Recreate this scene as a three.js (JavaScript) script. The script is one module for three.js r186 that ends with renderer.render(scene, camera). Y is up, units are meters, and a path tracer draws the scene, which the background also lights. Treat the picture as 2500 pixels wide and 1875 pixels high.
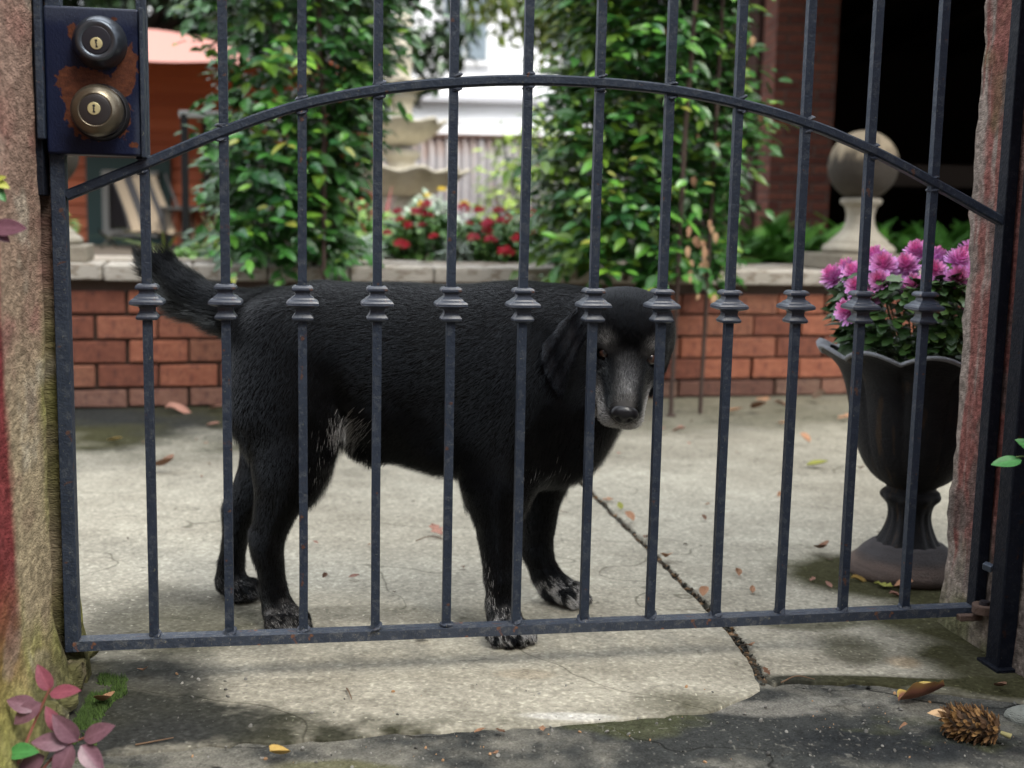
import * as THREE from 'three';
import { mergeGeometries } from 'three/addons/utils/BufferGeometryUtils.js';
import { RoundedBoxGeometry } from 'three/addons/geometries/RoundedBoxGeometry.js';

// ---------------------------------------------------------------- camera, sky, sun, exposure
const scene = new THREE.Scene();
const camera = new THREE.PerspectiveCamera(35.39, 4 / 3, 0.05, 300);
camera.position.set(0, 0.7, 0);
camera.rotation.set(-0.13827, 0, 0.02107);
camera.focus = 1.84;
camera.userData.fStop = 3.5;
const renderer = new THREE.WebGLRenderer();
renderer.toneMapping = THREE.LinearToneMapping;
renderer.toneMappingExposure = 2.3;
renderer.shadowMap.enabled = true;

const SUN = new THREE.Vector3(0.40, 0.82, 0.30).normalize();
const sun = new THREE.DirectionalLight(new THREE.Color(1.0, 0.95, 0.86), 2.7);
sun.position.copy(SUN).multiplyScalar(30);
sun.castShadow = true;
sun.shadow.radius = 48;
sun.shadow.mapSize.set(2048, 2048);
Object.assign(sun.shadow.camera, { left: -8, right: 8, top: 8, bottom: -8, near: 1, far: 60 });
scene.add(sun, sun.target);
sun.target.position.set(0, 0, -3);
{
  // bright overcast sky: a little brighter overhead and round the veiled sun
  const W = 256, H = 128, d = new Float32Array(W * H * 4), v = new THREE.Vector3();
  for (let j = 0; j < H; j++) for (let i = 0; i < W; i++) {
    const el = ((j + 0.5) / H - 0.5) * Math.PI, az = ((i + 0.5) / W - 0.5) * 2 * Math.PI;
    v.set(Math.cos(el) * Math.cos(az), Math.sin(el), Math.cos(el) * Math.sin(az));
    const up = Math.max(0, v.y), g = Math.max(0, v.dot(SUN));
    const L = (0.86 + 0.34 * up + 0.35 * Math.pow(g, 6)) * 1.0, o = (j * W + i) * 4;
    d[o] = L * 0.94; d[o + 1] = L * 0.99; d[o + 2] = L * 1.07; d[o + 3] = 1;
  }
  const t = new THREE.DataTexture(d, W, H, THREE.RGBAFormat, THREE.FloatType);
  t.mapping = THREE.EquirectangularReflectionMapping;
  t.magFilter = THREE.LinearFilter; t.needsUpdate = true;
  scene.background = t; scene.environment = t;
}

// ---------------------------------------------------------------- helpers
function rng(seed) { let a = seed >>> 0; return () => { a = (a + 0x6d2b79f5) | 0; let t = Math.imul(a ^ (a >>> 15), 1 | a); t = (t + Math.imul(t ^ (t >>> 7), 61 | t)) ^ t; return ((t ^ (t >>> 14)) >>> 0) / 4294967296; }; }
const R0 = rng(7);
const lerp = (a, b, t) => a + (b - a) * t, clamp = (x, a = 0, b = 1) => Math.min(b, Math.max(a, x));
const sstep = (a, b, x) => { const t = clamp((x - a) / (b - a)); return t * t * (3 - 2 * t); };
function h3(x, y, z) { let n = Math.imul(x, 374761393) ^ Math.imul(y, 668265263) ^ Math.imul(z, 2147483647 ^ 0x5bd1e995); n = Math.imul(n ^ (n >>> 13), 1274126177); return ((n ^ (n >>> 16)) >>> 0) / 4294967296; }
function vn(x, y, z = 0) {
  const xi = Math.floor(x), yi = Math.floor(y), zi = Math.floor(z); let fx = x - xi, fy = y - yi, fz = z - zi;
  fx = fx * fx * (3 - 2 * fx); fy = fy * fy * (3 - 2 * fy);
  const a = lerp(lerp(h3(xi, yi, zi), h3(xi + 1, yi, zi), fx), lerp(h3(xi, yi + 1, zi), h3(xi + 1, yi + 1, zi), fx), fy);
  if (fz === 0) return a;
  fz = fz * fz * (3 - 2 * fz);
  const b = lerp(lerp(h3(xi, yi, zi + 1), h3(xi + 1, yi, zi + 1), fx), lerp(h3(xi, yi + 1, zi + 1), h3(xi + 1, yi + 1, zi + 1), fx), fy);
  return lerp(a, b, fz);
}
function fbm(x, y, o = 4, z = 0) { let s = 0, a = 0.5, n = 0; for (let i = 0; i < o; i++) { s += a * vn(x, y, z); n += a; a *= 0.5; x = x * 2.03 + 17.1; y = y * 2.03 + 9.2; z *= 2; } return s / n; }
const toS = (c) => { c = clamp(c); return c <= 0.0031308 ? c * 12.92 : 1.055 * Math.pow(c, 1 / 2.4) - 0.055; };
function tex(w, h, fn, { srgb = true, wrap = THREE.RepeatWrapping } = {}) {
  const d = new Uint8Array(w * h * 4);
  for (let j = 0; j < h; j++) for (let i = 0; i < w; i++) {
    const c = fn((i + 0.5) / w, (j + 0.5) / h), o = (j * w + i) * 4;
    if (typeof c === 'number') d[o] = d[o + 1] = d[o + 2] = clamp(c) * 255;
    else { d[o] = (srgb ? toS(c[0]) : clamp(c[0])) * 255; d[o + 1] = (srgb ? toS(c[1]) : clamp(c[1])) * 255; d[o + 2] = (srgb ? toS(c[2]) : clamp(c[2])) * 255; }
    d[o + 3] = 255;
  }
  const t = new THREE.DataTexture(d, w, h);
  t.wrapS = t.wrapT = wrap; t.magFilter = THREE.LinearFilter; t.minFilter = THREE.LinearMipmapLinearFilter; t.generateMipmaps = true;
  if (srgb) t.colorSpace = THREE.SRGBColorSpace;
  t.needsUpdate = true;
  return t;
}
const rep = (t, sx, sy = sx, ox = 0, oy = 0) => { const c = t.clone(); c.repeat.set(sx, sy); c.offset.set(ox, oy); c.needsUpdate = true; return c; };
const col = (r, g, b) => new THREE.Color().setRGB(r, g, b);
const mat = (c, roughness = 0.8, extra = {}) => { const { physical, ...e } = extra; const m = new (physical ? THREE.MeshPhysicalMaterial : THREE.MeshStandardMaterial)({ roughness, ...e }); if (Array.isArray(c)) m.color.setRGB(...c); else if (c) m.color.copy(c); return m; };
const mix3 = (a, b, t) => [lerp(a[0], b[0], t), lerp(a[1], b[1], t), lerp(a[2], b[2], t)];

const taken = new Map();
function numbered(name) { const n = taken.get(name) ?? 0; taken.set(name, n + 1); return n ? `${name}_${String(n).padStart(3, '0')}` : name; }
function shade(o) { o.traverse((c) => { if (c.isMesh) { c.castShadow = true; c.receiveShadow = true; } }); return o; }
function top(o, name, label, category, group, kind) {
  o.name = numbered(name);
  if (label) o.userData.label = label;
  if (category) o.userData.category = category;
  if (group) o.userData.group = group;
  if (kind) o.userData.kind = kind;
  scene.add(o); return o;
}
const thing = (name, label, category, pos = [0, 0, 0], ry = 0, group) => { const g = new THREE.Group(); g.position.set(...pos); g.rotation.y = ry; return top(g, name, label, category, group); };
function part(name, geo, m, parent, label) { const o = new THREE.Mesh(geo, m); o.name = name; if (label) o.userData.label = label; parent.add(o); return o; }
function stuffPart(name, o, parent) { o.name = name; o.userData.kind = 'stuff'; parent.add(o); return o; }
const clean = (g) => { g = g.index ? g.toNonIndexed() : g; for (const k of Object.keys(g.attributes)) if (!['position', 'normal', 'uv'].includes(k)) g.deleteAttribute(k); if (!g.attributes.uv) g.setAttribute('uv', new THREE.BufferAttribute(new Float32Array(g.attributes.position.count * 2), 2)); return g; };
const merge = (list) => mergeGeometries(list.map(clean));
function boxUV(geo, s = 1, ox = 0, oy = 0) {           // uv in metres, by the main direction of each face
  const g = geo.index ? geo.toNonIndexed() : geo; const p = g.attributes.position, uv = new Float32Array(p.count * 2);
  const a = new THREE.Vector3(), b = new THREE.Vector3(), c = new THREE.Vector3(), n = new THREE.Vector3();
  for (let i = 0; i < p.count; i += 3) {
    a.fromBufferAttribute(p, i); b.fromBufferAttribute(p, i + 1); c.fromBufferAttribute(p, i + 2);
    n.subVectors(b, a).cross(c.clone().sub(a)); const x = Math.abs(n.x), y = Math.abs(n.y), z = Math.abs(n.z);
    [a, b, c].forEach((q, k) => { const [u, v] = y >= x && y >= z ? [q.x, q.z] : x >= z ? [q.z, q.y] : [q.x, q.y]; uv[(i + k) * 2] = u * s + ox; uv[(i + k) * 2 + 1] = v * s + oy; });
  }
  g.setAttribute('uv', new THREE.BufferAttribute(uv, 2)); return g;
}
const box = (w, h, d, x = 0, y = 0, z = 0, r = 0) => { const g = r ? new RoundedBoxGeometry(w, h, d, 2, Math.min(r, w / 2.01, h / 2.01, d / 2.01)) : new THREE.BoxGeometry(w, h, d); g.translate(x, y, z); return g; };
const cyl = (r0, r1, h, n = 12, x = 0, y = 0, z = 0) => new THREE.CylinderGeometry(r1, r0, h, n).translate(x, y + h / 2, z);
function tube(pts, r, n = 6, seg = 0, closed = false) {   // r may be a function of t
  const c = new THREE.CatmullRomCurve3(pts.map((p) => p.isVector3 ? p : new THREE.Vector3(...p)), closed);
  const g = new THREE.TubeGeometry(c, seg || pts.length * 4, typeof r === 'number' ? r : 1, n, closed);
  if (typeof r === 'function') {
    const p = g.attributes.position, S = g.parameters.tubularSegments, o = new THREE.Vector3(), v = new THREE.Vector3();
    for (let i = 0; i <= S; i++) { c.getPointAt(i / S, o); const k = r(i / S); for (let j = 0; j <= n; j++) { const q = i * (n + 1) + j; v.fromBufferAttribute(p, q).sub(o).multiplyScalar(k).add(o); p.setXYZ(q, v.x, v.y, v.z); } }
  }
  return g;
}
function jitter(g, amp, f = 40, seed = 0) {               // rough, weathered surface: moves every point by noise (same for equal points)
  const p = g.attributes.position;
  for (let i = 0; i < p.count; i++) { const x = p.getX(i), y = p.getY(i), z = p.getZ(i);
    p.setXYZ(i, x + amp * (fbm(x * f + seed, y * f, 2, z * f + 3.3) - 0.5) * 2, y + amp * (fbm(x * f + 31 + seed, y * f + 7, 2, z * f + 1.3) - 0.5) * 2, z + amp * (fbm(x * f + 61, y * f + 17 + seed, 2, z * f + 5.7) - 0.5) * 2); }
  g.computeVertexNormals(); return g;
}
const lathe = (pts, n = 32) => new THREE.LatheGeometry(pts.map((p) => new THREE.Vector2(p[0], p[1])), n);
const place = (g, pos, rot = [0, 0, 0], sc = 1) => g.clone().applyMatrix4(new THREE.Matrix4().compose(new THREE.Vector3(...pos), new THREE.Quaternion().setFromEuler(new THREE.Euler(...rot)), Array.isArray(sc) ? new THREE.Vector3(...sc) : new THREE.Vector3(sc, sc, sc)));

// a leaf blade lying in xz, stalk at the origin, tip at z = 1; folded along its midrib and curled
function leafGeo({ w = 0.45, fold = 0.18, curl = 0.15, n = 6, shape = (t) => Math.pow(Math.sin(Math.PI * Math.pow(t, 0.8)), 0.8), wave = 0, thick = 0.012 } = {}) {
  const P = [], I = [], U = [];
  for (let side = 0; side < 2; side++) for (let i = 0; i <= n; i++) { const t = i / n, hw = (w / 2) * Math.max(0, shape(t)), y = -curl * t * t;
    for (const s of [-1, -0.5, 0, 0.5, 1]) { const a = Math.abs(s); P.push(s * hw, y + fold * a * hw * 2 * 0.5 + wave * Math.sin(t * 9 + s) * a - side * thick * (1 - 0.6 * a), t); U.push(s * 0.5 + 0.5, t); } }
  const st = (n + 1) * 5;
  for (let i = 0; i < n; i++) for (let k = 0; k < 4; k++) { const a = i * 5 + k, b = a + 1, c = a + 5, d = c + 1; I.push(a, c, b, b, c, d); I.push(st + a, st + b, st + c, st + b, st + d, st + c); }
  for (let i = 0; i < n; i++) for (const k of [0, 4]) { const a = i * 5 + k, c = a + 5; if (k) I.push(a, c, st + a, c, st + c, st + a); else I.push(a, st + a, c, c, st + a, st + c); }
  const g = new THREE.BufferGeometry();
  g.setAttribute('position', new THREE.Float32BufferAttribute(P, 3)); g.setAttribute('uv', new THREE.Float32BufferAttribute(U, 2)); g.setIndex(I); g.computeVertexNormals(); return g;
}
// a thin one-sided leaf for masses of foliage
function thinLeaf(w = 0.5, curl = 0.2, fold = 0.12) {
  const g = new THREE.BufferGeometry(), P = [0, 0, 0, -w * 0.42, fold * w, 0.3, 0, -curl * 0.1, 0.35, w * 0.42, fold * w, 0.3, -w * 0.38, fold * w - curl * 0.4, 0.66, 0, -curl * 0.45, 0.68, w * 0.38, fold * w - curl * 0.4, 0.66, 0, -curl, 1];
  g.setAttribute('position', new THREE.Float32BufferAttribute(P, 3));
  g.setAttribute('uv', new THREE.Float32BufferAttribute(P.flatMap((_, i) => i % 3 ? [] : [P[i] / w + 0.5, P[i + 2]]), 2));
  g.setIndex([0, 2, 1, 0, 3, 2, 1, 2, 5, 1, 5, 4, 2, 3, 6, 2, 6, 5, 4, 5, 7, 5, 6, 7]); g.computeVertexNormals(); return g;
}
const M4 = new THREE.Matrix4(), Q4 = new THREE.Quaternion(), V1 = new THREE.Vector3(), V2 = new THREE.Vector3(), V3 = new THREE.Vector3();
// matrix for a leaf at p pointing its tip along dir with its upper face towards nor
function aim(p, dir, nor, s) {
  const z = V1.copy(dir).normalize(), x = V2.crossVectors(nor, z); if (x.lengthSq() < 1e-6) x.set(1, 0, 0); x.normalize(); const y = V3.crossVectors(z, x);
  return new THREE.Matrix4().makeBasis(x.clone().multiplyScalar(s), y.clone().multiplyScalar(s), z.clone().multiplyScalar(s)).setPosition(p);
}
function instances(geo, m, mats, colors) {
  const o = new THREE.InstancedMesh(geo, m, mats.length); mats.forEach((x, i) => o.setMatrixAt(i, x));
  if (colors) colors.forEach((c, i) => o.setColorAt(i, c)); o.instanceMatrix.needsUpdate = true; return o;
}
const rv = (r) => { let v; do v = new THREE.Vector3(r() * 2 - 1, r() * 2 - 1, r() * 2 - 1); while (v.lengthSq() > 1 || v.lengthSq() < 0.01); return v.normalize(); };
// ---------------------------------------------------------------- ground
const grainBump = tex(512, 512, (u, v) => { const x = u * 128, y = v * 128; return 0.25 + 0.5 * vn(x, y) * vn(x * 2.1 + 4, y * 2.1) + 0.35 * vn(x * 0.35, y * 0.35); }, { srgb: false });
const blob = (x, z, cx, cz, rx, rz) => { const d = ((x - cx) / rx) ** 2 + ((z - cz) / rz) ** 2; return Math.exp(-d); };
const GX = -1.75, GZ = -4.95, GL = 3.55;
// concrete: sand coloured with exposed grains; mildew, damp and moss stains where they lie, plus a grey band below the dog
function slabColor(x, z) {
  const big = fbm(x * 2.2 + 3, z * 2.2 + 8, 4), mid = fbm(x * 11, z * 15, 3), fine = vn(x * 430, z * 430), fin2 = vn(x * 210 + 9, z * 240), sp = vn(x * 150 + 40, z * 150);
  let c = mix3([0.28, 0.257, 0.203], [0.42, 0.392, 0.315], clamp(0.5 + (big - 0.5) * 1.5 + (mid - 0.5) * 0.9));
  let k = 0.72 + 0.32 * fine + 0.24 * (fin2 - 0.5) + 0.3 * (sp - 0.5);
  if (fin2 > 0.8) k *= 1.22;
  const wob = (fbm(x * 5 + 20, z * 6, 4) - 0.5) * 1.5, w2 = fbm(x * 26, z * 30 + 5, 3) - 0.5;
  let d = 0;
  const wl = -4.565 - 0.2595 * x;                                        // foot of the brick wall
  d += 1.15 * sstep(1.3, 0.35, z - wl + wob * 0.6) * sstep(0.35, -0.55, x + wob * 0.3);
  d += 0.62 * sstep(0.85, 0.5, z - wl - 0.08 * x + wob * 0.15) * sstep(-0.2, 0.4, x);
  d += 0.95 * sstep(0.4, 0.75, blob(x, z, -0.62, -1.66, 0.27, 0.26) + wob * 0.3);
  d += 1.05 * sstep(0.12, 0.95, blob(x, z, -0.44, -1.56, 0.30, 0.085) + wob * 0.4 + w2 * 0.7);
  d += 0.75 * sstep(0.3, 0.8, blob(x, z, -0.58, -2.0, 0.2, 0.25) + wob * 0.3);
  d += 1.05 * sstep(0.3, 0.62, blob(x, z, 0.80, -2.33, 0.27, 0.19) + wob * 0.12);
  d += 1.0 * sstep(0.3, 0.7, blob(x, z, 0.82, -2.08, 0.22, 0.13) + wob * 0.15) ;
  d += 0.75 * sstep(0.3, 0.7, blob(x, z, 0.52, -2.06, 0.13, 0.06) + wob * 0.15);
  d += 1.0 * sstep(0.25, 0.75, blob(x, z, 0.80, -1.85, 0.17, 0.16) + wob * 0.25) + 0.9 * sstep(0.3, 0.8, blob(x, z, 0.55, -1.78, 0.2, 0.028) + wob * 0.3);
  d += 0.7 * sstep(0.3, 0.8, blob(x, z, 0.575, -1.905, 0.07, 0.09) + wob * 0.3);
  d += 0.4 * sstep(0.35, 0.8, blob(x, z, -0.15, -2.05, 0.35, 0.06) + wob * 0.2);  // darker grey band across the slab beneath the dog
  d += 0.35 * sstep(0.3, 0.9, blob(x, z, 0.27, -1.68, 0.1, 0.06) + wob * 0.5);
  { const ed = z - (-1.60 - 0.27 * x + (x > 0.38 ? 0.0 : 0)); d += 0.28 * sstep(-0.06, -0.005, ed + wob * 0.10) * sstep(0.5, 0.3, x) * (0.4 + fbm(x * 9, z * 9, 3)) + 0.6 * sstep(0.05, 0.01, Math.abs(z + 1.765 - 0.1 * Math.max(0, x - 0.6)) + wob * 0.03) * sstep(0.38, 0.44, x); }
  d = clamp(d + 0.22 * Math.max(0, w2) * (d > 0.05 ? 1 : 0.35), 0, 1.25);
  const ol = sstep(0.2, 0.8, fbm(x * 4 + 50, z * 4, 3) + 0.25 * sstep(0.4, 0.6, x));
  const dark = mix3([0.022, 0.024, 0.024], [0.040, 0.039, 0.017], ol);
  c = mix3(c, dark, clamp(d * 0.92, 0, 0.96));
  const rust = sstep(0.5, 0.9, blob(x, z, 0.64, -1.86, 0.05, 0.05) + wob * 0.3) * 0.4 + sstep(0.55, 0.9, blob(x, z, 0.03, -1.78, 0.07, 0.03) + wob * 0.3) * 0.16;
  c = mix3(c, [0.30, 0.18, 0.07], rust);
  c = mix3(c, [0.62, 0.60, 0.55], 0.7 * sstep(0.5, 0.9, blob(x, z, 0.09, -1.625, 0.1, 0.022) + wob * 0.45));
  { const r1 = Math.abs(fbm(x * 1.7 + 5, z * 2.6 + 40, 4) - 0.5); c = mix3(c, [c[0] * 0.35, c[1] * 0.35, c[2] * 0.33], 0.7 * sstep(0.0035, 0.001, r1)); const sp3 = vn(x * 60 + 4, z * 60 + 9); if (sp3 > 0.93) k *= 0.72; }
  if (d > 0.4 && vn(x * 190 + 7, z * 190) > 0.93) k *= 2.4;
  return [c[0] * k, c[1] * k, c[2] * k];
}
const slabMap = tex(2048, 2048, (u, v) => slabColor(GX + u * GL, GZ + v * GL), { wrap: THREE.MirroredRepeatWrapping });
const slabMat = mat(null, 0.92, { physical: true, specularIntensity: 0.04, map: slabMap, bumpMap: rep(grainBump, GL / 0.45), bumpScale: 0.0022 });
function slab(name, outline, y, depth, m = slabMat, bev = 0.006) {
  const s = new THREE.Shape(outline.map(([x, z]) => new THREE.Vector2(x, -z)));
  const g = new THREE.ExtrudeGeometry(s, { depth, bevelEnabled: bev > 0, bevelThickness: bev, bevelSize: bev, bevelOffset: -bev, bevelSegments: 2, curveSegments: 2 });
  g.rotateX(-Math.PI / 2).translate(0, y - depth - bev, 0);
  const p = g.attributes.position, uv = g.attributes.uv;
  for (let i = 0; i < p.count; i++) uv.setXY(i, (p.getX(i) - GX) / GL, (p.getZ(i) - GZ) / GL);
  return top(new THREE.Mesh(g, m), name, null, null, null, 'structure');
}
// breaks straight runs of an outline into an uneven, crumbled edge
function crumble(pts, amp, step, seed) {
  const r = rng(seed), out = [];
  for (let i = 0; i < pts.length; i++) { const a = pts[i], b = pts[(i + 1) % pts.length], L = Math.hypot(b[0] - a[0], b[1] - a[1]), n = b[2] || a[2] ? 1 : Math.max(1, Math.round(L / step));
    for (let k = 0; k < n; k++) { const t = k / n; const q = a[2] ? 0 : amp; const z = lerp(a[1], b[1], t), qq = z > -1.79 && a[0] > -0.6 && a[0] < 0.75 ? q * 2.2 : q; out.push([lerp(a[0], b[0], t) + (k ? (r() - 0.5) * qq * 2 : (r() - 0.5) * qq), z + (k ? (r() - 0.5) * qq * 2 : (r() - 0.5) * qq)]); } }
  return out;
}
const crack = [[0.162, -3.28], [0.184, -3.162], [0.228, -2.904], [0.292, -2.529], [0.326, -2.328], [0.36, -2.128], [0.384, -1.982], [0.391, -1.853], [0.392, -1.766]];
const far = (x) => -3.93 + 0.19 * (x < 0.3 ? 0 : Math.min(1, (x - 0.3) / 0.75));
slab('patio_slab', crumble([[-2.6, far(-2)], [0.035, far(0)], [0.10, -3.62], ...crack, [0.385, -1.735], [0.345, -1.70], [0.3, -1.66], [0.203, -1.632], [0.103, -1.606], [-0.026, -1.579], [-0.152, -1.562], [-0.243, -1.536], [-0.326, -1.52], [-0.475, -1.487], [-0.57, -1.465], [-1.2, -1.36]], 0.003, 0.022, 5), 0, 0.06);
slab('patio_slab', crumble([[0.06, far(0)], [0.3, far(0.3)], [0.744, -3.834], [1.055, -3.72], [2.4, -3.5], [2.4, -1.5], [0.80, -1.70], [0.669, -1.738], [0.576, -1.772], [0.43, -1.778], ...crack.map(([x, z]) => [x + 0.014 + 0.004 * Math.sin(z * 14), z]).reverse(), [0.125, -3.62]], 0.003, 0.022, 9), 0.0012, 0.06);
slab('patio_slab', crumble([[-2.6, -5.6], [2.6, -5.6], [2.6, -3.49], [1.06, -3.735], [0.75, -3.85], [0.3, far(0.3) - 0.016], [-2.6, far(-2) - 0.016]], 0.003, 0.06, 12), -0.002, 0.06);

// street side pavement: old dark concrete with worn aggregate
const PX = -1.2, PZ = -2.0, PL = 2.4;
const paveMap = tex(2048, 1024, (u, v) => {
  const x = PX + u * PL, z = PZ + v * PL / 2;
  const big = fbm(x * 4 + 9, z * 7, 4), mid = fbm(x * 22, z * 26, 3), fine = vn(x * 520, z * 520), sp = vn(x * 190, z * 190), sp2 = vn(x * 90 + 5, z * 90);
  let c = mix3([0.042, 0.044, 0.042], [0.16, 0.152, 0.128], sstep(0.42, 0.72, big * 0.65 + mid * 0.4));
  const wob = (fbm(x * 7 + 20, z * 9, 3) - 0.5);
  c = mix3(c, [0.12, 0.115, 0.06], 0.75 * sstep(0.4, 0.8, blob(x, z, -0.2, -1.455, 0.12, 0.035) + wob * 0.6));
  c = mix3(c, [0.20, 0.19, 0.165], 0.8 * sstep(0.35, 0.8, blob(x, z, 0.36, -1.68, 0.12, 0.03) + wob * 0.6));
  c = mix3(c, [0.17, 0.165, 0.145], 0.7 * sstep(0.35, 0.8, blob(x, z, 0.5, -1.71, 0.12, 0.02) + wob * 0.6));
  c = mix3(c, [0.018, 0.02, 0.022], 0.75 * sstep(0.35, 0.8, blob(x, z, 0.55, -1.56, 0.2, 0.07) + wob * 0.5));
  const rid = Math.abs(fbm(x * 5 + 70, z * 9 + 3, 4) - 0.5), rid2 = Math.abs(fbm(x * 3 + 11, z * 6 + 31, 4) - 0.5);
  c = mix3(c, [0.012, 0.012, 0.011], 0.85 * sstep(0.010, 0.003, rid) * sstep(0.45, 0.6, fbm(x * 2, z * 2 + 8, 2)) + 0.8 * sstep(0.008, 0.002, rid2));
  c = mix3(c, [0.075, 0.08, 0.03], 0.5 * sstep(0.6, 0.75, fbm(x * 6 + 90, z * 8, 4)));
  let k = 0.6 + 0.6 * fine + 0.35 * (sp2 - 0.5);
  if (sp > 0.88) { c = mix3(c, [0.22, 0.21, 0.18], 0.4); }
  if (vn(x * 330 + 8, z * 330) > 0.94) k *= 1.7;
  return [c[0] * k, c[1] * k, c[2] * k];
}, { wrap: THREE.MirroredRepeatWrapping });
{
  const g = new THREE.PlaneGeometry(5, 2.4, 260, 130).rotateX(-Math.PI / 2).translate(0, 0, -1.85 + 1.2), p = g.attributes.position, uv = g.attributes.uv;
  for (let i = 0; i < p.count; i++) { const x = p.getX(i), z = p.getZ(i); p.setY(i, -0.0042 + 0.006 * (fbm(x * 14, z * 14, 3) - 0.5) + 0.002 * (vn(x * 60, z * 60) - 0.5)); uv.setXY(i, (x - PX) / PL, (z - PZ) / (PL / 2)); }
  g.computeVertexNormals();
  top(new THREE.Mesh(g, mat(null, 0.9, { physical: true, specularIntensity: 0.08, map: paveMap, bumpMap: rep(grainBump, PL / 0.3, PL / 0.6), bumpScale: 0.003 })), 'pavement', null, null, null, 'structure');
}
{
  const soil = mat([0.045, 0.034, 0.024], 0.95);
  top(new THREE.Mesh(new THREE.CircleGeometry(150, 48).rotateX(-Math.PI / 2).translate(0, -0.05, -20), soil), 'ground', null, null, null, 'structure');
  // debris caught in the joint between the slabs
  const r = rng(3), ms = [], cs = [];
  for (let i = 0; i < 420; i++) { const t = r() * (crack.length - 1.001), k = Math.floor(t), a = crack[k], b = crack[k + 1], f = t - k;
    ms.push(new THREE.Matrix4().compose(new THREE.Vector3(lerp(a[0], b[0], f) + 0.007 + (r() - 0.5) * 0.014, -0.008 + r() * 0.006, lerp(a[1], b[1], f)), new THREE.Quaternion().setFromEuler(new THREE.Euler(r() * 6, r() * 6, r() * 6)), new THREE.Vector3(0.002 + r() * 0.004, 0.0015 + r() * 0.002, 0.003 + r() * 0.005)));
    cs.push(r() < 0.4 ? col(0.05, 0.035, 0.02) : r() < 0.3 ? col(0.2, 0.12, 0.06) : col(0.025, 0.025, 0.018)); }
  top(instances(new THREE.IcosahedronGeometry(1, 0), mat([1, 1, 1], 0.9), ms, cs), 'debris', 'crumbled leaf and grit filling the joint between the patio slabs', 'debris', null, 'stuff');
  const ms2 = [], cs2 = [];
  for (let i = 0; i < 900; i++) { const x = -0.5 + r() * 1.3, z = -1.76 + r() * 0.3, edge = -1.545 - 0.27 * (x + 0.2) ; if (z < edge + 0.01) { if (r() < 0.85) continue; }
    const s = 0.0006 + 0.0026 * Math.pow(r(), 5);
    ms2.push(new THREE.Matrix4().compose(new THREE.Vector3(x, (z < edge ? 0.0004 : -0.0035), z), new THREE.Quaternion().setFromEuler(new THREE.Euler(r() * 6, r() * 6, r() * 6)), new THREE.Vector3(s * 1.5, s * 0.7, s)));
    const g = 0.04 + r() * 0.2; cs2.push(r() < 0.12 ? col(0.35, 0.2, 0.1) : col(g, g * 0.96, g * 0.86)); }
  top(instances(new THREE.IcosahedronGeometry(1, 1), mat([1, 1, 1], 0.85), ms2, cs2), 'grit', 'loose grit and small pebbles strewn over the dark pavement', 'grit', null, 'stuff');
  // raised garden behind the wall
  const sh = new THREE.PlaneGeometry(40, 40, 80, 80).rotateX(-Math.PI / 2), p = sh.attributes.position;
  for (let i = 0; i < p.count; i++) { const x = p.getX(i), z = p.getZ(i); p.setY(i, 0.04 * (fbm(x * 0.8, z * 0.8, 3) - 0.5)); }
  sh.computeVertexNormals();
  const gb = new THREE.Mesh(sh, mat([0.06, 0.045, 0.03], 0.95)); gb.rotation.y = 0.2539; gb.position.set(-0.2511 * 20.35, 0.46, -4.565 - 0.968 * 20.35);
  top(gb, 'garden_bed', null, null, null, 'structure');
}

// ---------------------------------------------------------------- gate pillars (frame of the gate: x along the gate, z towards the street)
const GATE = { p: [-0.5211, 0, -1.7116], ry: 0.17542, S: 0.10855 };
const stuccoBump = tex(512, 512, (u, v) => 0.5 * vn(u * 170, v * 170) + 0.3 * vn(u * 60, v * 60) + 0.3 * fbm(u * 14, v * 14, 3), { srgb: false });
// colours by place: a = across the reveal (towards the street), h = height
function stuccoL(a, h) {
  const n = fbm(a * 5, h * 9, 4), st = fbm(a * 9, h * 15, 3), f = vn(a * 170, h * 380), f2 = vn(a * 70, h * 170);
  let c = mix3([0.25, 0.115, 0.10], [0.30, 0.19, 0.14], n);                                    // old red wash
  c = mix3(c, mix3([0.34, 0.275, 0.175], [0.29, 0.195, 0.15], sstep(0.3, 0.8, h)), sstep(0.38, 0.62, n * 0.6 + st * 0.5 + 0.22 * sstep(0.7, 0.1, h)));       // bare tan render
  c = mix3(c, [0.21, 0.21, 0.055], 0.9 * sstep(0.4, 0.75, fbm(a * 6 + 8, h * 5 + 3, 4) * 0.7 + 0.06 + 0.32 * sstep(0.6, 0.0, h) + 0.14 * sstep(0.1, 0.0, a) - 0.12));   // algae
  c = mix3(c, [0.46, 0.42, 0.33], 0.5 * sstep(0.60, 0.78, fbm(a * 8 + 2, h * 13 + 4, 4)));
  c = mix3(c, [0.17, 0.10, 0.075], 0.35 * sstep(0.60, 0.76, fbm(a * 8 + 12, h * 14 + 40, 4)));
  c = mix3(c, [0.17, 0.020, 0.028], 0.92 * sstep(0.225, 0.265, a + 0.03 * (fbm(h * 9, a * 20, 3) - 0.5) - 0.085 * (h - 0.5)) * sstep(0.05, 0.28, h) * sstep(1.1, 0.65, h + (st - 0.5) * 0.7));  // dark red paint
  c = mix3(c, [0.05, 0.045, 0.03], 0.75 * sstep(0.5, 0.8, fbm(a * 7 + 3, h * 9 + 1, 4) + 0.45 * sstep(0.13, 0.0, h)) * sstep(0.35, 0.05, h));
  if (a > 0.0 && a < 0.03) c = mix3(c, [0.07, 0.05, 0.05], 0.5 * (1 - Math.abs(a - 0.015) / 0.015));
  const k = 0.52 + 0.8 * f * f2 + 0.35 * (f2 - 0.5) + 0.25;
  return [c[0] * k, c[1] * k, c[2] * k];
}
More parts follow.
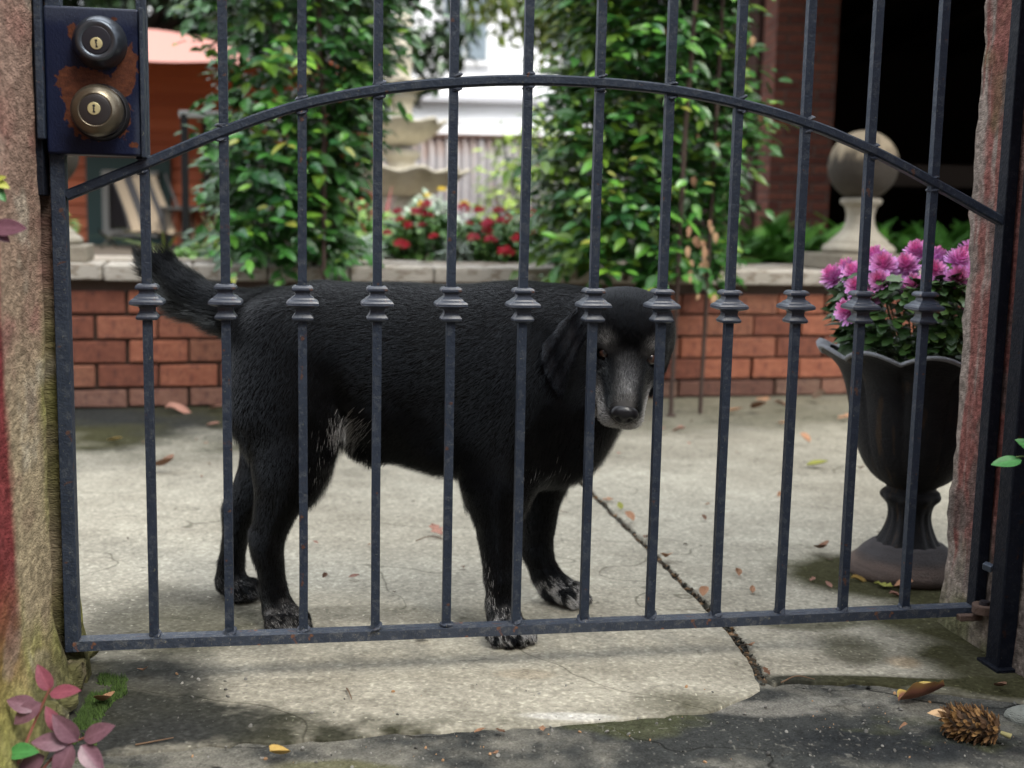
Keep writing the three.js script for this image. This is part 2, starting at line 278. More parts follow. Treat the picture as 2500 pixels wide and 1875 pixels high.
function stuccoR(a, h) {
  const n = fbm(a * 10 + 30, h * 6, 4), st = fbm(a * 60, h * 5 + 9, 3), f = vn(a * 380, h * 380), f2 = vn(a * 150, h * 150);
  let c = mix3([0.17, 0.055, 0.048], [0.22, 0.105, 0.088], n);
  c = mix3(c, [0.25, 0.205, 0.175], sstep(0.5, 0.72, st * 0.6 + n * 0.4 + 0.25 * sstep(-0.07, -0.125, a) + 0.28 * sstep(0.4, 0.0, h) - 0.05));
  c = mix3(c, [0.09, 0.095, 0.04], 0.8 * sstep(0.5, 0.8, fbm(a * 14, h * 9, 3) + 0.5 * sstep(0.12, 0.0, h) - 0.15));
  c = mix3(c, [0.10, 0.085, 0.075], 0.7 * sstep(0.55, 0.75, fbm(a * 22 + 4, h * 14, 3) + 0.15 * sstep(0.5, 0.1, h)));
  const k = 0.5 + 0.7 * f * f2 + 0.45 * (f2 - 0.5) + 0.25;
  return [c[0] * k, c[1] * k, c[2] * k];
}
const mapL = tex(512, 2048, (u, v) => stuccoL(-0.2 + u * 0.7, v * 1.4), { wrap: THREE.MirroredRepeatWrapping });
const mapR = tex(512, 2048, (u, v) => stuccoR(-0.2 + u * 0.7, v * 1.4), { wrap: THREE.MirroredRepeatWrapping });
const pillMat = (m) => mat(null, 0.95, { physical: true, specularIntensity: 0.15, map: m, bumpMap: rep(stuccoBump, 1.5, 6.0), bumpScale: 0.0022 });
function roughBlock(x0, x1, y1, z0, z1, amp, seed, flare = 0, dir = 1) {
  const g = new THREE.BoxGeometry(x1 - x0, y1, z1 - z0, 24, Math.round(y1 / 0.02), Math.max(4, Math.round((z1 - z0) / 0.016)));
  g.translate((x0 + x1) / 2, y1 / 2, (z0 + z1) / 2); g.deleteAttribute('normal');
  const p = g.attributes.position, uv = g.attributes.uv;
  for (let i = 0; i < p.count; i++) { let x = p.getX(i), y = p.getY(i), z = p.getZ(i); uv.setXY(i, (z + 0.2 + (Math.abs(x - (dir > 0 ? x1 : x0)) > 0.001 ? Math.abs(x - (dir > 0 ? x1 : x0)) : 0)) / 0.7, y / 1.4);
    const e = Math.max(sstep(0.05, 0, z1 - z), sstep(0.05, 0, z - z0)), a = amp * (1 + 1.6 * e);
    x += dir * flare * Math.pow(sstep(0.16, 0.0, y), 1.5) + a * 2 * (fbm(y * 16 + seed, z * 16, 3) - 0.5) + a * 0.7 * (vn(y * 60 + seed, z * 60) - 0.5);
    z += a * 2.2 * (fbm(y * 22 + seed + 9, x * 10, 3) - 0.5) * e;
    p.setXYZ(i, x, y, z); }
  g.computeVertexNormals(); return g;
}
{
  const L = thing('gate_pillar', 'weathered tan and red stucco gate pillar streaked with olive algae, beside the locks', 'pillar', GATE.p, GATE.ry, null);
  part('street_side_reveal', roughBlock(-0.95, -0.139, 1.9, 0.02, 0.62, 0.0013, 3, 0.03, 1), pillMat(mapL), L);
  part('garden_side_reveal', roughBlock(-0.95, -0.114, 1.9, -0.050, -0.0155, 0.0012, 8, 0.014, 1), pillMat(mapL), L);
  const r = rng(21), lumps = [];
  for (let i = 0; i < 26; i++) { const s = 0.008 + r() * 0.015; lumps.push(place(jitter(new THREE.IcosahedronGeometry(1, 3), 0.42, 1.7, i), [-0.115 - r() * 0.02, 0.002 + r() * 0.03, -0.10 + r() * 0.28], [r() * 6, r() * 6, r() * 6], [s, s * 0.9, s * 1.2])); }
  const lm = merge(lumps), p = lm.attributes.position, uv = lm.attributes.uv; for (let i = 0; i < p.count; i++) uv.setXY(i, (p.getZ(i) + 0.2) / 0.7, p.getY(i) / 1.4);
  part('rubble_foot', lm, pillMat(mapL), L);
  const Rp = thing('gate_pillar', 'mauve brown stucco gate pillar with a ragged grey stone edge, behind the hinges', 'pillar', GATE.p, GATE.ry, null);
  part('reveal', roughBlock(1.338, 2.3, 1.9, -0.125, 0.6, 0.0035, 14, 0.012, -1), pillMat(mapR), Rp);
}
{ // moss in the corner at the foot of the left pillar
  const r = rng(44), ms = [], cs = []; const g = new THREE.ConeGeometry(0.0011, 1, 4).translate(0, 0.5, 0);
  for (let i = 0; i < 9000; i++) { const z = -1.73 + r() * 0.30, edge = -0.598 + (z + 1.73) * 0.13, x = edge - 0.01 + Math.pow(r(), 1.6) * (0.028 + 0.03 * fbm(z * 30, 2, 3)); if (fbm(x * 40, z * 26, 3) < 0.34 + 0.22 * r()) continue;
    ms.push(new THREE.Matrix4().compose(new THREE.Vector3(x, z > -1.5 ? -0.012 : 0, z), new THREE.Quaternion().setFromEuler(new THREE.Euler((r() - 0.5) * 1.2, r() * 6, (r() - 0.5) * 1.2)), new THREE.Vector3(1, 0.005 + r() * 0.008, 1)));
    const k = 0.5 + r() * 0.9; cs.push(col(0.045 * k, 0.085 * k, 0.012 * k)); }
  top(instances(g, mat([1, 1, 1], 0.9), ms, cs), 'moss', 'bright green moss in the corner at the foot of the left pillar', 'moss', null, 'stuff');
}

// ---------------------------------------------------------------- brick garden wall
const WALL = { p: [0, 0, -4.565], ry: 0.2539 };
const brickTex = [0, 1, 2].map((s) => tex(256, 128, (u, v) => { const n = fbm(u * 9 + s * 13, v * 5 + s, 4), f = vn(u * 110 + s, v * 60), st = fbm(u * 22 + s * 4, v * 3, 3);
  let c = mix3([0.23, 0.072, 0.042], [0.39, 0.150, 0.085], n); c = mix3(c, [0.12, 0.045, 0.035], 0.55 * sstep(0.55, 0.8, st)); const k = 0.75 + 0.5 * f; return [c[0] * k, c[1] * k, c[2] * k]; }));
const rustBump = rep(stuccoBump, 1.2, 0.6);
{
  const W = thing('brick_wall', 'low red brick garden wall capped with pale coping stones behind the dog', 'wall', WALL.p, WALL.ry);
  part('mortar', box(4.7, 0.452, 0.19, 0.2, 0.224, -0.115), mat([0.095, 0.065, 0.05], 0.95, { bumpMap: rep(stuccoBump, 20, 4), bumpScale: 0.003 }), W);
  const r = rng(5), tone = [[1, 1, 1], [0.68, 0.62, 0.62], [1.15, 1.1, 1.05], [0.88, 0.98, 0.98]], bm = [], dirty = [];
  for (const t of brickTex) for (const c of tone) { bm.push(mat(c, 0.85, { map: t, bumpMap: rustBump, bumpScale: 0.004 })); dirty.push(mat([c[0] * 0.75, c[1] * 1.05, c[2] * 1.3], 0.9, { map: t, bumpMap: rustBump, bumpScale: 0.004 })); }
  const bg = [0, 1, 2, 3].map((s) => { const g = new RoundedBoxGeometry(0.199, 0.0765, 0.09, 2, 0.006); jitter(g, 0.0022, 24, s * 7); return g; });
  const bg0 = bg.map((g) => g.clone().scale(1, 0.78, 1));
  for (let k = 0; k < 5; k++) { const y = k === 0 ? 0.034 : 0.07 + 0.0865 * (k - 1) + 0.043, off = k % 2 ? -1.508 : -1.404;
    for (let x = off - 0.624; x < 2.45; x += 0.2085) { const o = part('brick', (k ? bg : bg0)[Math.floor(r() * 4)], (k === 0 ? dirty : bm)[Math.floor(r() * 12)], W); o.position.set(x + 0.104 + (r() - 0.5) * 0.004, y + (r() - 0.5) * 0.002, -0.043 + (r() - 0.5) * 0.005); o.rotation.set((r() - 0.5) * 0.01, (r() - 0.5) * 0.012, (r() - 0.5) * 0.008); if (r() < 0.5) o.rotation.z += Math.PI; } }
  const ctex = [0, 1].map((s) => tex(256, 128, (u, v) => { const n = fbm(u * 6 + s * 9, v * 4, 4), f = vn(u * 120, v * 60), d = sstep(0.56, 0.75, fbm(u * 7 + s * 3, v * 3 + 7, 4)); let c = mix3([0.42, 0.38, 0.32], [0.55, 0.505, 0.44], n); c = mix3(c, [0.20, 0.15, 0.10], 0.7 * d); const k = 0.85 + 0.3 * f; return [c[0] * k, c[1] * k, c[2] * k]; }));
  const cm = ctex.flatMap((t) => [mat([1, 1, 1], 0.85, { map: t, bumpMap: rustBump, bumpScale: 0.004 }), mat([0.92, 0.86, 0.8], 0.85, { map: t, bumpMap: rustBump, bumpScale: 0.004 }), mat([0.72, 0.64, 0.56], 0.85, { map: t, bumpMap: rustBump, bumpScale: 0.004 })]);
  let x = -2.12; const widths = [0.31, 0.335, 0.30, 0.26, 0.29];
  for (let i = 0; x < 2.5; i++) { const w = widths[i % 5]; const o = part('coping_stone', jitter(new RoundedBoxGeometry(w - 0.006, 0.056, 0.30, 3, 0.008), 0.003, 22, i * 5), cm[(i * 5 + (i % 3)) % 6], W); o.position.set(x + w / 2, 0.479 + (r() - 0.5) * 0.004, -0.115); o.rotation.y = (r() - 0.5) * 0.01; x += w; }
  // flagstones behind the coping
  for (let i = 0, fx = -2.1; fx < 2.4; i++) { const w = 0.36 + r() * 0.2; const o = part('flagstone', jitter(new RoundedBoxGeometry(w - 0.012, 0.04, 0.34, 2, 0.008), 0.004, 16, i * 3 + 90), cm[i % 6], W); o.position.set(fx + w / 2, 0.492, -0.45); fx += w; }
}
// ---------------------------------------------------------------- iron gate
// weathered blue black enamel: dust, chips and rust bloom
const ironMap = tex(1024, 1024, (u, v) => {
  const n = fbm(u * 10, v * 10, 4), f = vn(u * 420, v * 420), sp = vn(u * 230 + 3, v * 150), m = fbm(u * 40 + 7, v * 40, 3);
  let c = mix3([0.011, 0.016, 0.029], [0.022, 0.029, 0.045], n);
  c = mix3(c, [0.085, 0.09, 0.095], 0.5 * sstep(0.55, 0.75, m) * f);
  if (sp > 0.93) c = mix3(c, [0.16, 0.15, 0.10], 0.6);
  c = mix3(c, [0.09, 0.035, 0.015], 0.75 * sstep(0.76, 0.86, fbm(u * 26 + 31, v * 26, 4)));
  const k = 0.8 + 0.4 * f; return [c[0] * k, c[1] * k, c[2] * k];
});
const ironRough = tex(512, 512, (u, v) => 0.36 + 0.3 * fbm(u * 24, v * 24, 3) + 0.15 * vn(u * 200, v * 200), { srgb: false });
const ironBump = tex(512, 512, (u, v) => 0.5 * fbm(u * 60, v * 60, 3) + 0.25 * vn(u * 190, v * 190) + 0.25 * fbm(u * 10, v * 10, 2), { srgb: false });
const iron = mat(null, 1, { physical: true, map: ironMap, roughnessMap: ironRough, bumpMap: ironBump, bumpScale: 0.0012, specularIntensity: 0.9, specularColor: new THREE.Color(0.8, 0.9, 1.0) });
const ironDark = mat([0.26, 0.26, 0.30], 1, { physical: true, specularIntensity: 0.35, map: ironMap, roughnessMap: ironRough, bumpMap: ironBump, bumpScale: 0.0012 });  // darker copy of iron: right-hand shade put into hinge stile and post colour
const worn = mat([1.6, 1.55, 1.45], 1, { map: ironMap, roughnessMap: ironRough, bumpMap: ironBump, bumpScale: 0.002 });
const IR = 3.2;          // texture repeats per metre
const ibox = (w, h, d, x, y, z, r = 0.0018, ox = 0, oy = 0) => boxUV(box(w, h, d, x, y, z, r), IR, ox, oy);
const G = thing('iron_gate', 'black wrought iron gate with square bars, arched rail and two round locks', 'gate', GATE.p, GATE.ry);
const S = GATE.S, TOP = 1.46;
{
  part('lock_stile', ibox(0.0195, TOP - 0.058, 0.026, -0.1150, (TOP + 0.058) / 2, 0), iron, G);
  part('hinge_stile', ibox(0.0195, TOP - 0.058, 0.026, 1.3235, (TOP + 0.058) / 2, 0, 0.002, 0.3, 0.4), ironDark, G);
  // bottom rail, slightly sagging, with weld runs
  const rail = new THREE.BoxGeometry(1.437, 0.0148, 0.027, 90, 2, 3).translate(0.6052, 0.0668, 0); rail.deleteAttribute('uv');
  const p = rail.attributes.position; for (let i = 0; i < p.count; i++) { const x = p.getX(i); p.setY(i, p.getY(i) + 0.0012 * (fbm(x * 6, 1, 2) - 0.5) - 0.0016 * Math.sin(Math.PI * clamp(x / 1.3))); }
  part('bottom_rail', boxUV(rail, IR), mat([1.9, 1.8, 1.6], 1, { map: ironMap, roughnessMap: ironRough, bumpMap: ironBump, bumpScale: 0.0016 }), G);
  part('top_rail', ibox(1.437, 0.018, 0.036, 0.6052, TOP, 0), iron, G);
  // arched rail
  const A = [[-0.105, 0.716], [-0.002, 0.761], [0.106, 0.8095], [0.217, 0.851], [0.327, 0.876], [0.4375, 0.8905], [0.5445, 0.898], [0.653, 0.8985], [0.7617, 0.892], [0.8715, 0.8755], [0.981, 0.8495], [1.09, 0.812], [1.1945, 0.766], [1.316, 0.709]];
  const c = new THREE.CatmullRomCurve3(A.map(([x, y]) => new THREE.Vector3(x, y, 0))), N = 120, P = [], I = [], hh = 0.0072, hd = 0.0105, b = 0.0025;
  const sec = [[-hh + b, -hd], [hh - b, -hd], [hh, -hd + b], [hh, hd - b], [hh - b, hd], [-hh + b, hd], [-hh, hd - b], [-hh, -hd + b]];
  for (let i = 0; i <= N; i++) { const q = c.getPointAt(i / N), t = c.getTangentAt(i / N); for (const [n, w] of sec) P.push(q.x - t.y * n, q.y + t.x * n, w + 0.0005 * Math.sin(i * 0.9)); }
  for (let i = 0; i < N; i++) for (let k = 0; k < 8; k++) { const a = i * 8 + k, d = i * 8 + (k + 1) % 8; I.push(a, d, a + 8, d, d + 8, a + 8); }
  let g = new THREE.BufferGeometry(); g.setAttribute('position', new THREE.Float32BufferAttribute(P, 3)); g.setIndex(I); g = g.toNonIndexed(); g.computeVertexNormals();
  const welds = []; const r = rng(17);
  for (let i = 1; i < 13; i++) { const [x, y] = A[i]; for (const s of [1, -1]) welds.push(place(jitter(new THREE.IcosahedronGeometry(1, 2), 0.25, 1.5, i * 3 + s), [x, y + s * 0.0095, 0.001], [r() * 0.4, r() * 0.4, r() * 0.4], [0.0098, 0.0036, 0.0095])); }
  part('arched_rail', boxUV(g, IR), iron, G);
  part('weld_beads', boxUV(merge(welds), IR), mat([1.3, 1.3, 1.3], 1, { map: ironMap, roughnessMap: ironRough, bumpMap: ironBump, bumpScale: 0.002 }), G);
  // bars, each with its square knuckle
  const hw = (x) => x * Math.SQRT2;
  const prof = [[0.0085, -0.0235], [0.0150, -0.0225], [0.0166, -0.0205], [0.0166, -0.0185], [0.0150, -0.0165], [0.0118, -0.0120], [0.0112, -0.0085], [0.0125, -0.0050], [0.0190, -0.0025], [0.0218, -0.0010], [0.0218, 0.0022], [0.0200, 0.0048], [0.0165, 0.0068], [0.0150, 0.0090], [0.0122, 0.0125], [0.0114, 0.0160], [0.0122, 0.0180], [0.0162, 0.0190], [0.0170, 0.0205], [0.0166, 0.0228], [0.0140, 0.0255], [0.0088, 0.0265]];
  let kn = new THREE.LatheGeometry(prof.map(([x, y]) => new THREE.Vector2(hw(Math.abs(y) > 0.014 && x > 0.0125 ? x * 0.86 : x > 0.011 && x < 0.013 ? x * 0.85 : x), y)), 4).rotateY(Math.PI / 4).toNonIndexed(); kn.computeVertexNormals();
  { // round the four corners of the knuckle a little by blending its normals towards the axis direction
    const p = kn.attributes.position, n = kn.attributes.normal; for (let i = 0; i < p.count; i++) { const v = new THREE.Vector3(p.getX(i), 0, p.getZ(i)).normalize(), m = new THREE.Vector3().fromBufferAttribute(n, i).addScaledVector(v, 0.18).normalize(); n.setXYZ(i, m.x, m.y, m.z); } }
  kn = boxUV(kn, IR);
  kn.scale(1.06, 1.04, 1.06);
  const kmat = mat([1.25, 1.3, 1.35], 1, { physical: true, map: ironMap, roughnessMap: ironRough, bumpMap: ironBump, bumpScale: 0.0008, clearcoat: 0.5, clearcoatRoughness: 0.3 });
  for (let i = 0; i < 12; i++) {
    const h = TOP - 0.0755, g = new THREE.BoxGeometry(0.0128, h, 0.0128, 1, 40, 1); g.translate(0, 0.0755 + h / 2, 0);
    const p = g.attributes.position; for (let k = 0; k < p.count; k++) { const y = p.getY(k); p.setX(k, p.getX(k) + 0.0013 * (fbm(y * 4 + i * 9, i, 2) - 0.5)); p.setZ(k, p.getZ(k) + 0.001 * (fbm(y * 5 + i * 9, i + 5, 2) - 0.5)); }
    const bar = part('bar', boxUV(g, IR, i * 0.37, i * 0.21), iron, G); bar.position.x = i * S + (r() - 0.5) * 0.001;
    const k = part('knuckle', kn, kmat, bar); k.position.y = 0.5683 + (r() - 0.5) * 0.0016; k.rotation.y = (r() - 0.5) * 0.05;
  }
  const foot = []; for (let i = 0; i < 12; i++) foot.push(place(jitter(new THREE.IcosahedronGeometry(1, 2), 0.3, 1.5, i * 5), [i * S, 0.0765, 0.001], [r(), r(), r()], [0.0105, 0.0036, 0.0105]));
  part('foot_welds', boxUV(merge(foot), IR), worn, G);
  part('weld_drip', boxUV(tube([[0.318, 0.0715, 0.014], [0.322, 0.0755, 0.0165], [0.331, 0.0775, 0.015]], 0.0022), IR), worn, G);
  // lock box
  const pw = 0.1235, ph = 0.196, px = -0.0625, py = 0.8695;
  const plateTex = tex(512, 812, (u, v) => {
    const x = u * pw, y = v * ph, n = fbm(x * 60, y * 60, 4) - 0.5, f = vn(u * 210, v * 330);
    let c = mix3([0.003, 0.006, 0.022], [0.007, 0.012, 0.038], fbm(u * 6, v * 9, 3));
    c = mix3(c, [0.05, 0.06, 0.085], 0.5 * sstep(0.85, 0.97, v + n * 0.05) + 0.5 * sstep(0.9, 0.97, u + n * 0.04) * sstep(0.5, 0.2, v));
    let d = 0; const bl = (cx, cy, rx, ry) => Math.exp(-(((u - cx) / rx) ** 2 + ((v - cy) / ry) ** 2));
    d += 1.2 * bl(0.50, 0.50, 0.36, 0.085) + 1.25 * bl(0.88, 0.60, 0.09, 0.16) + 1.0 * bl(0.28, 0.44, 0.12, 0.16) + 0.8 * bl(0.30, 0.83, 0.07, 0.06) + 0.9 * bl(0.74, 0.93, 0.055, 0.022) + 1.1 * bl(0.80, 0.27, 0.10, 0.13) + 0.9 * bl(0.30, 0.26, 0.08, 0.14) + 0.7 * bl(0.55, 0.14, 0.25, 0.06) + 0.55 * bl(0.93, 0.07, 0.07, 0.03);
    d = sstep(0.52, 0.60, d + n * 0.8 + 0.7 * (fbm(u * 26, v * 36, 4) - 0.5));
    const ru = mix3([0.040, 0.012, 0.008], [0.12, 0.040, 0.018], fbm(u * 22, v * 60, 4)); c = mix3(c, ru, d);
    const k = 0.8 + 0.4 * f; return [c[0] * k, c[1] * k, c[2] * k];
  }, { wrap: THREE.ClampToEdgeWrapping });
  const pg = new RoundedBoxGeometry(pw, ph, 0.052, 3, 0.004); { const q = pg.attributes.position, uv = pg.attributes.uv; for (let i = 0; i < q.count; i++) uv.setXY(i, q.getX(i) / pw + 0.5, q.getY(i) / ph + 0.5); }
  pg.translate(px, py, 0.002);
  part('lock_plate', pg, mat(null, 0.45, { physical: true, specularIntensity: 0.45, map: plateTex, bumpMap: ironBump, bumpScale: 0.0006 }), G);
  part('plate_lip', ibox(0.0055, ph + 0.004, 0.058, 0.0025, py, 0.004, 0.0015), iron, G);
  // cylinders
  const bronze = mat([0.10, 0.115, 0.135], 0.33, { metalness: 0.85, bumpMap: ironBump, bumpScale: 0.0002 }), brassOld = mat([0.17, 0.145, 0.105], 0.33, { metalness: 0.8, bumpMap: rep(ironBump, 0.6), bumpScale: 0.0003 });
  const face = mat([0.022, 0.022, 0.03], 0.42, { metalness: 0.4 }), brass = mat([0.62, 0.55, 0.30], 0.38, { metalness: 0.55 }), black = mat([0.003, 0.003, 0.004], 0.7);
  const toZ = (g) => g.rotateX(Math.PI / 2);
  function keyhole(parent, x, y, z, tilt) {
    const sh = new THREE.Shape(); const pts = [[-0.0006, 0.0038], [0.0010, 0.0038], [0.0013, 0.0022], [0.0003, 0.0012], [0.0009, -0.0004], [0.0002, -0.0014], [0.0013, -0.0030], [0.0009, -0.0042], [-0.0007, -0.0040], [-0.0010, -0.0026], [-0.0004, -0.0012], [-0.0010, 0.0004], [-0.0006, 0.0016], [-0.0013, 0.0028]];
    pts.forEach(([a, b], i) => i ? sh.lineTo(a, b) : sh.moveTo(a, b)); sh.closePath();
    const o = part('keyhole', new THREE.ExtrudeGeometry(sh, { depth: 0.0006, bevelEnabled: false }), black, parent); o.position.set(x, y, z); o.rotation.z = tilt; o.scale.set(1.5, 1.35, 1);
  }
  const db = new THREE.Group(); db.name = 'deadbolt'; db.position.set(-0.0515, 0.9205, 0.028); G.add(db);
  part('collar', toZ(lathe([[0.0, 0.030], [0.0188, 0.030], [0.0195, 0.0312], [0.0235, 0.0322], [0.0262, 0.0310], [0.0282, 0.0275], [0.0325, 0.0165], [0.0355, 0.0065], [0.0358, 0.0], [0.0395, -0.0005], [0.0395, -0.002], [0, -0.002]], 48)), bronze, db);
  part('cylinder_face', toZ(lathe([[0, 0.0318], [0.0172, 0.0318], [0.0183, 0.0306], [0.0183, 0.0295]], 40)), face, db);
  part('key_plug', toZ(lathe([[0, 0.0331], [0.0073, 0.0331], [0.0079, 0.0324], [0.0079, 0.031]], 32)), brass, db).position.set(0, -0.0045, 0);
  keyhole(db, 0, -0.0045, 0.0328, 0.08);
  const kb = new THREE.Group(); kb.name = 'door_knob'; kb.position.set(-0.0525, 0.8285, 0.028); G.add(kb);
  part('rose', toZ(lathe([[0, 0.004], [0.030, 0.004], [0.0335, 0.0085], [0.0350, 0.0082], [0.0372, 0.004], [0.0385, 0.001], [0.0385, -0.002], [0, -0.002]], 48)), mat([0.05, 0.05, 0.055], 0.35, { metalness: 0.7 }), kb);
  part('grip', toZ(lathe([[0.015, 0.003], [0.0165, 0.010], [0.021, 0.0155], [0.0285, 0.0195], [0.0333, 0.026], [0.0345, 0.033], [0.0330, 0.0405], [0.0285, 0.0470], [0.0222, 0.0512], [0.0212, 0.0510], [0.0208, 0.0500], [0, 0.0505]], 56)), brassOld, kb);
  part('cylinder_face', toZ(lathe([[0, 0.0522], [0.012, 0.0520], [0.0195, 0.0510], [0.0204, 0.0500], [0.0204, 0.049]], 40)), mat([0.06, 0.055, 0.055], 0.36, { metalness: 0.7 }), kb);
  part('key_plug', toZ(lathe([[0, 0.0535], [0.0077, 0.0535], [0.0083, 0.0528], [0.0083, 0.051]], 32)), brass, kb).position.set(-0.001, 0.0012, 0);
  keyhole(kb, -0.001, 0.0012, 0.0533, 0);
  // hinge: eye bolt with its nut and the worn ring under it
  const hg = new THREE.Group(); hg.name = 'hinge'; hg.position.set(1.317, 0.0735, 0.036); G.add(hg);
  const rusty = mat([0.085, 0.05, 0.035], 0.75, { map: null, bumpMap: rep(ironBump, 2), bumpScale: 0.002 });
  part('hinge_eye', boxUV(new THREE.ExtrudeGeometry((() => { const s = new THREE.Shape(); s.absarc(0, 0, 0.018, 0, Math.PI * 2); const h = new THREE.Path(); h.absarc(0, 0, 0.0105, 0, Math.PI * 2, true); s.holes.push(h); return s; })(), { depth: 0.012, bevelEnabled: true, bevelSize: 0.0015, bevelThickness: 0.0015, bevelSegments: 2, curveSegments: 20 }).rotateX(-Math.PI / 2), IR), rusty, hg);
  part('hinge_nut', new THREE.CylinderGeometry(0.0085, 0.0085, 0.012, 6).translate(0, 0.013, 0), mat([0.03, 0.025, 0.03], 0.5, { metalness: 0.4 }), hg);
  part('hinge_arm', ibox(0.04, 0.010, 0.014, -0.018, -0.012, -0.012), rusty, hg);
}
{ // strike post on the lock side and hinge post on the other
  const a = thing('strike_post', 'dark iron strike post fixed to the left pillar beside the lock box', 'post', GATE.p, GATE.ry);
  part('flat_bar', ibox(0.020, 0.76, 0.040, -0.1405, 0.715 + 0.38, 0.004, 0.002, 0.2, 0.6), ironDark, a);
  part('stop_strip', ibox(0.011, 0.30, 0.012, -0.1300, 0.775 + 0.15 + 0.015, 0.030, 0.0025, 0.7, 0.1), iron, a);
  const b = thing('hinge_post', 'black iron hinge post standing against the right pillar', 'post', GATE.p, GATE.ry);
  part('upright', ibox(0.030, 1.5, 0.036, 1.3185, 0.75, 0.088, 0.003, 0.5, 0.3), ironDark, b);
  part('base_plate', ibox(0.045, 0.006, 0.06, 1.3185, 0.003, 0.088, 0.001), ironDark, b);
  part('bolt_head', place(new RoundedBoxGeometry(0.011, 0.012, 0.016, 2, 0.002), [1.302, 0.158, 0.062], [0.2, 0.5, 0.15]), mat([0.06, 0.075, 0.10], 0.4, { metalness: 0.3 }), b);
}
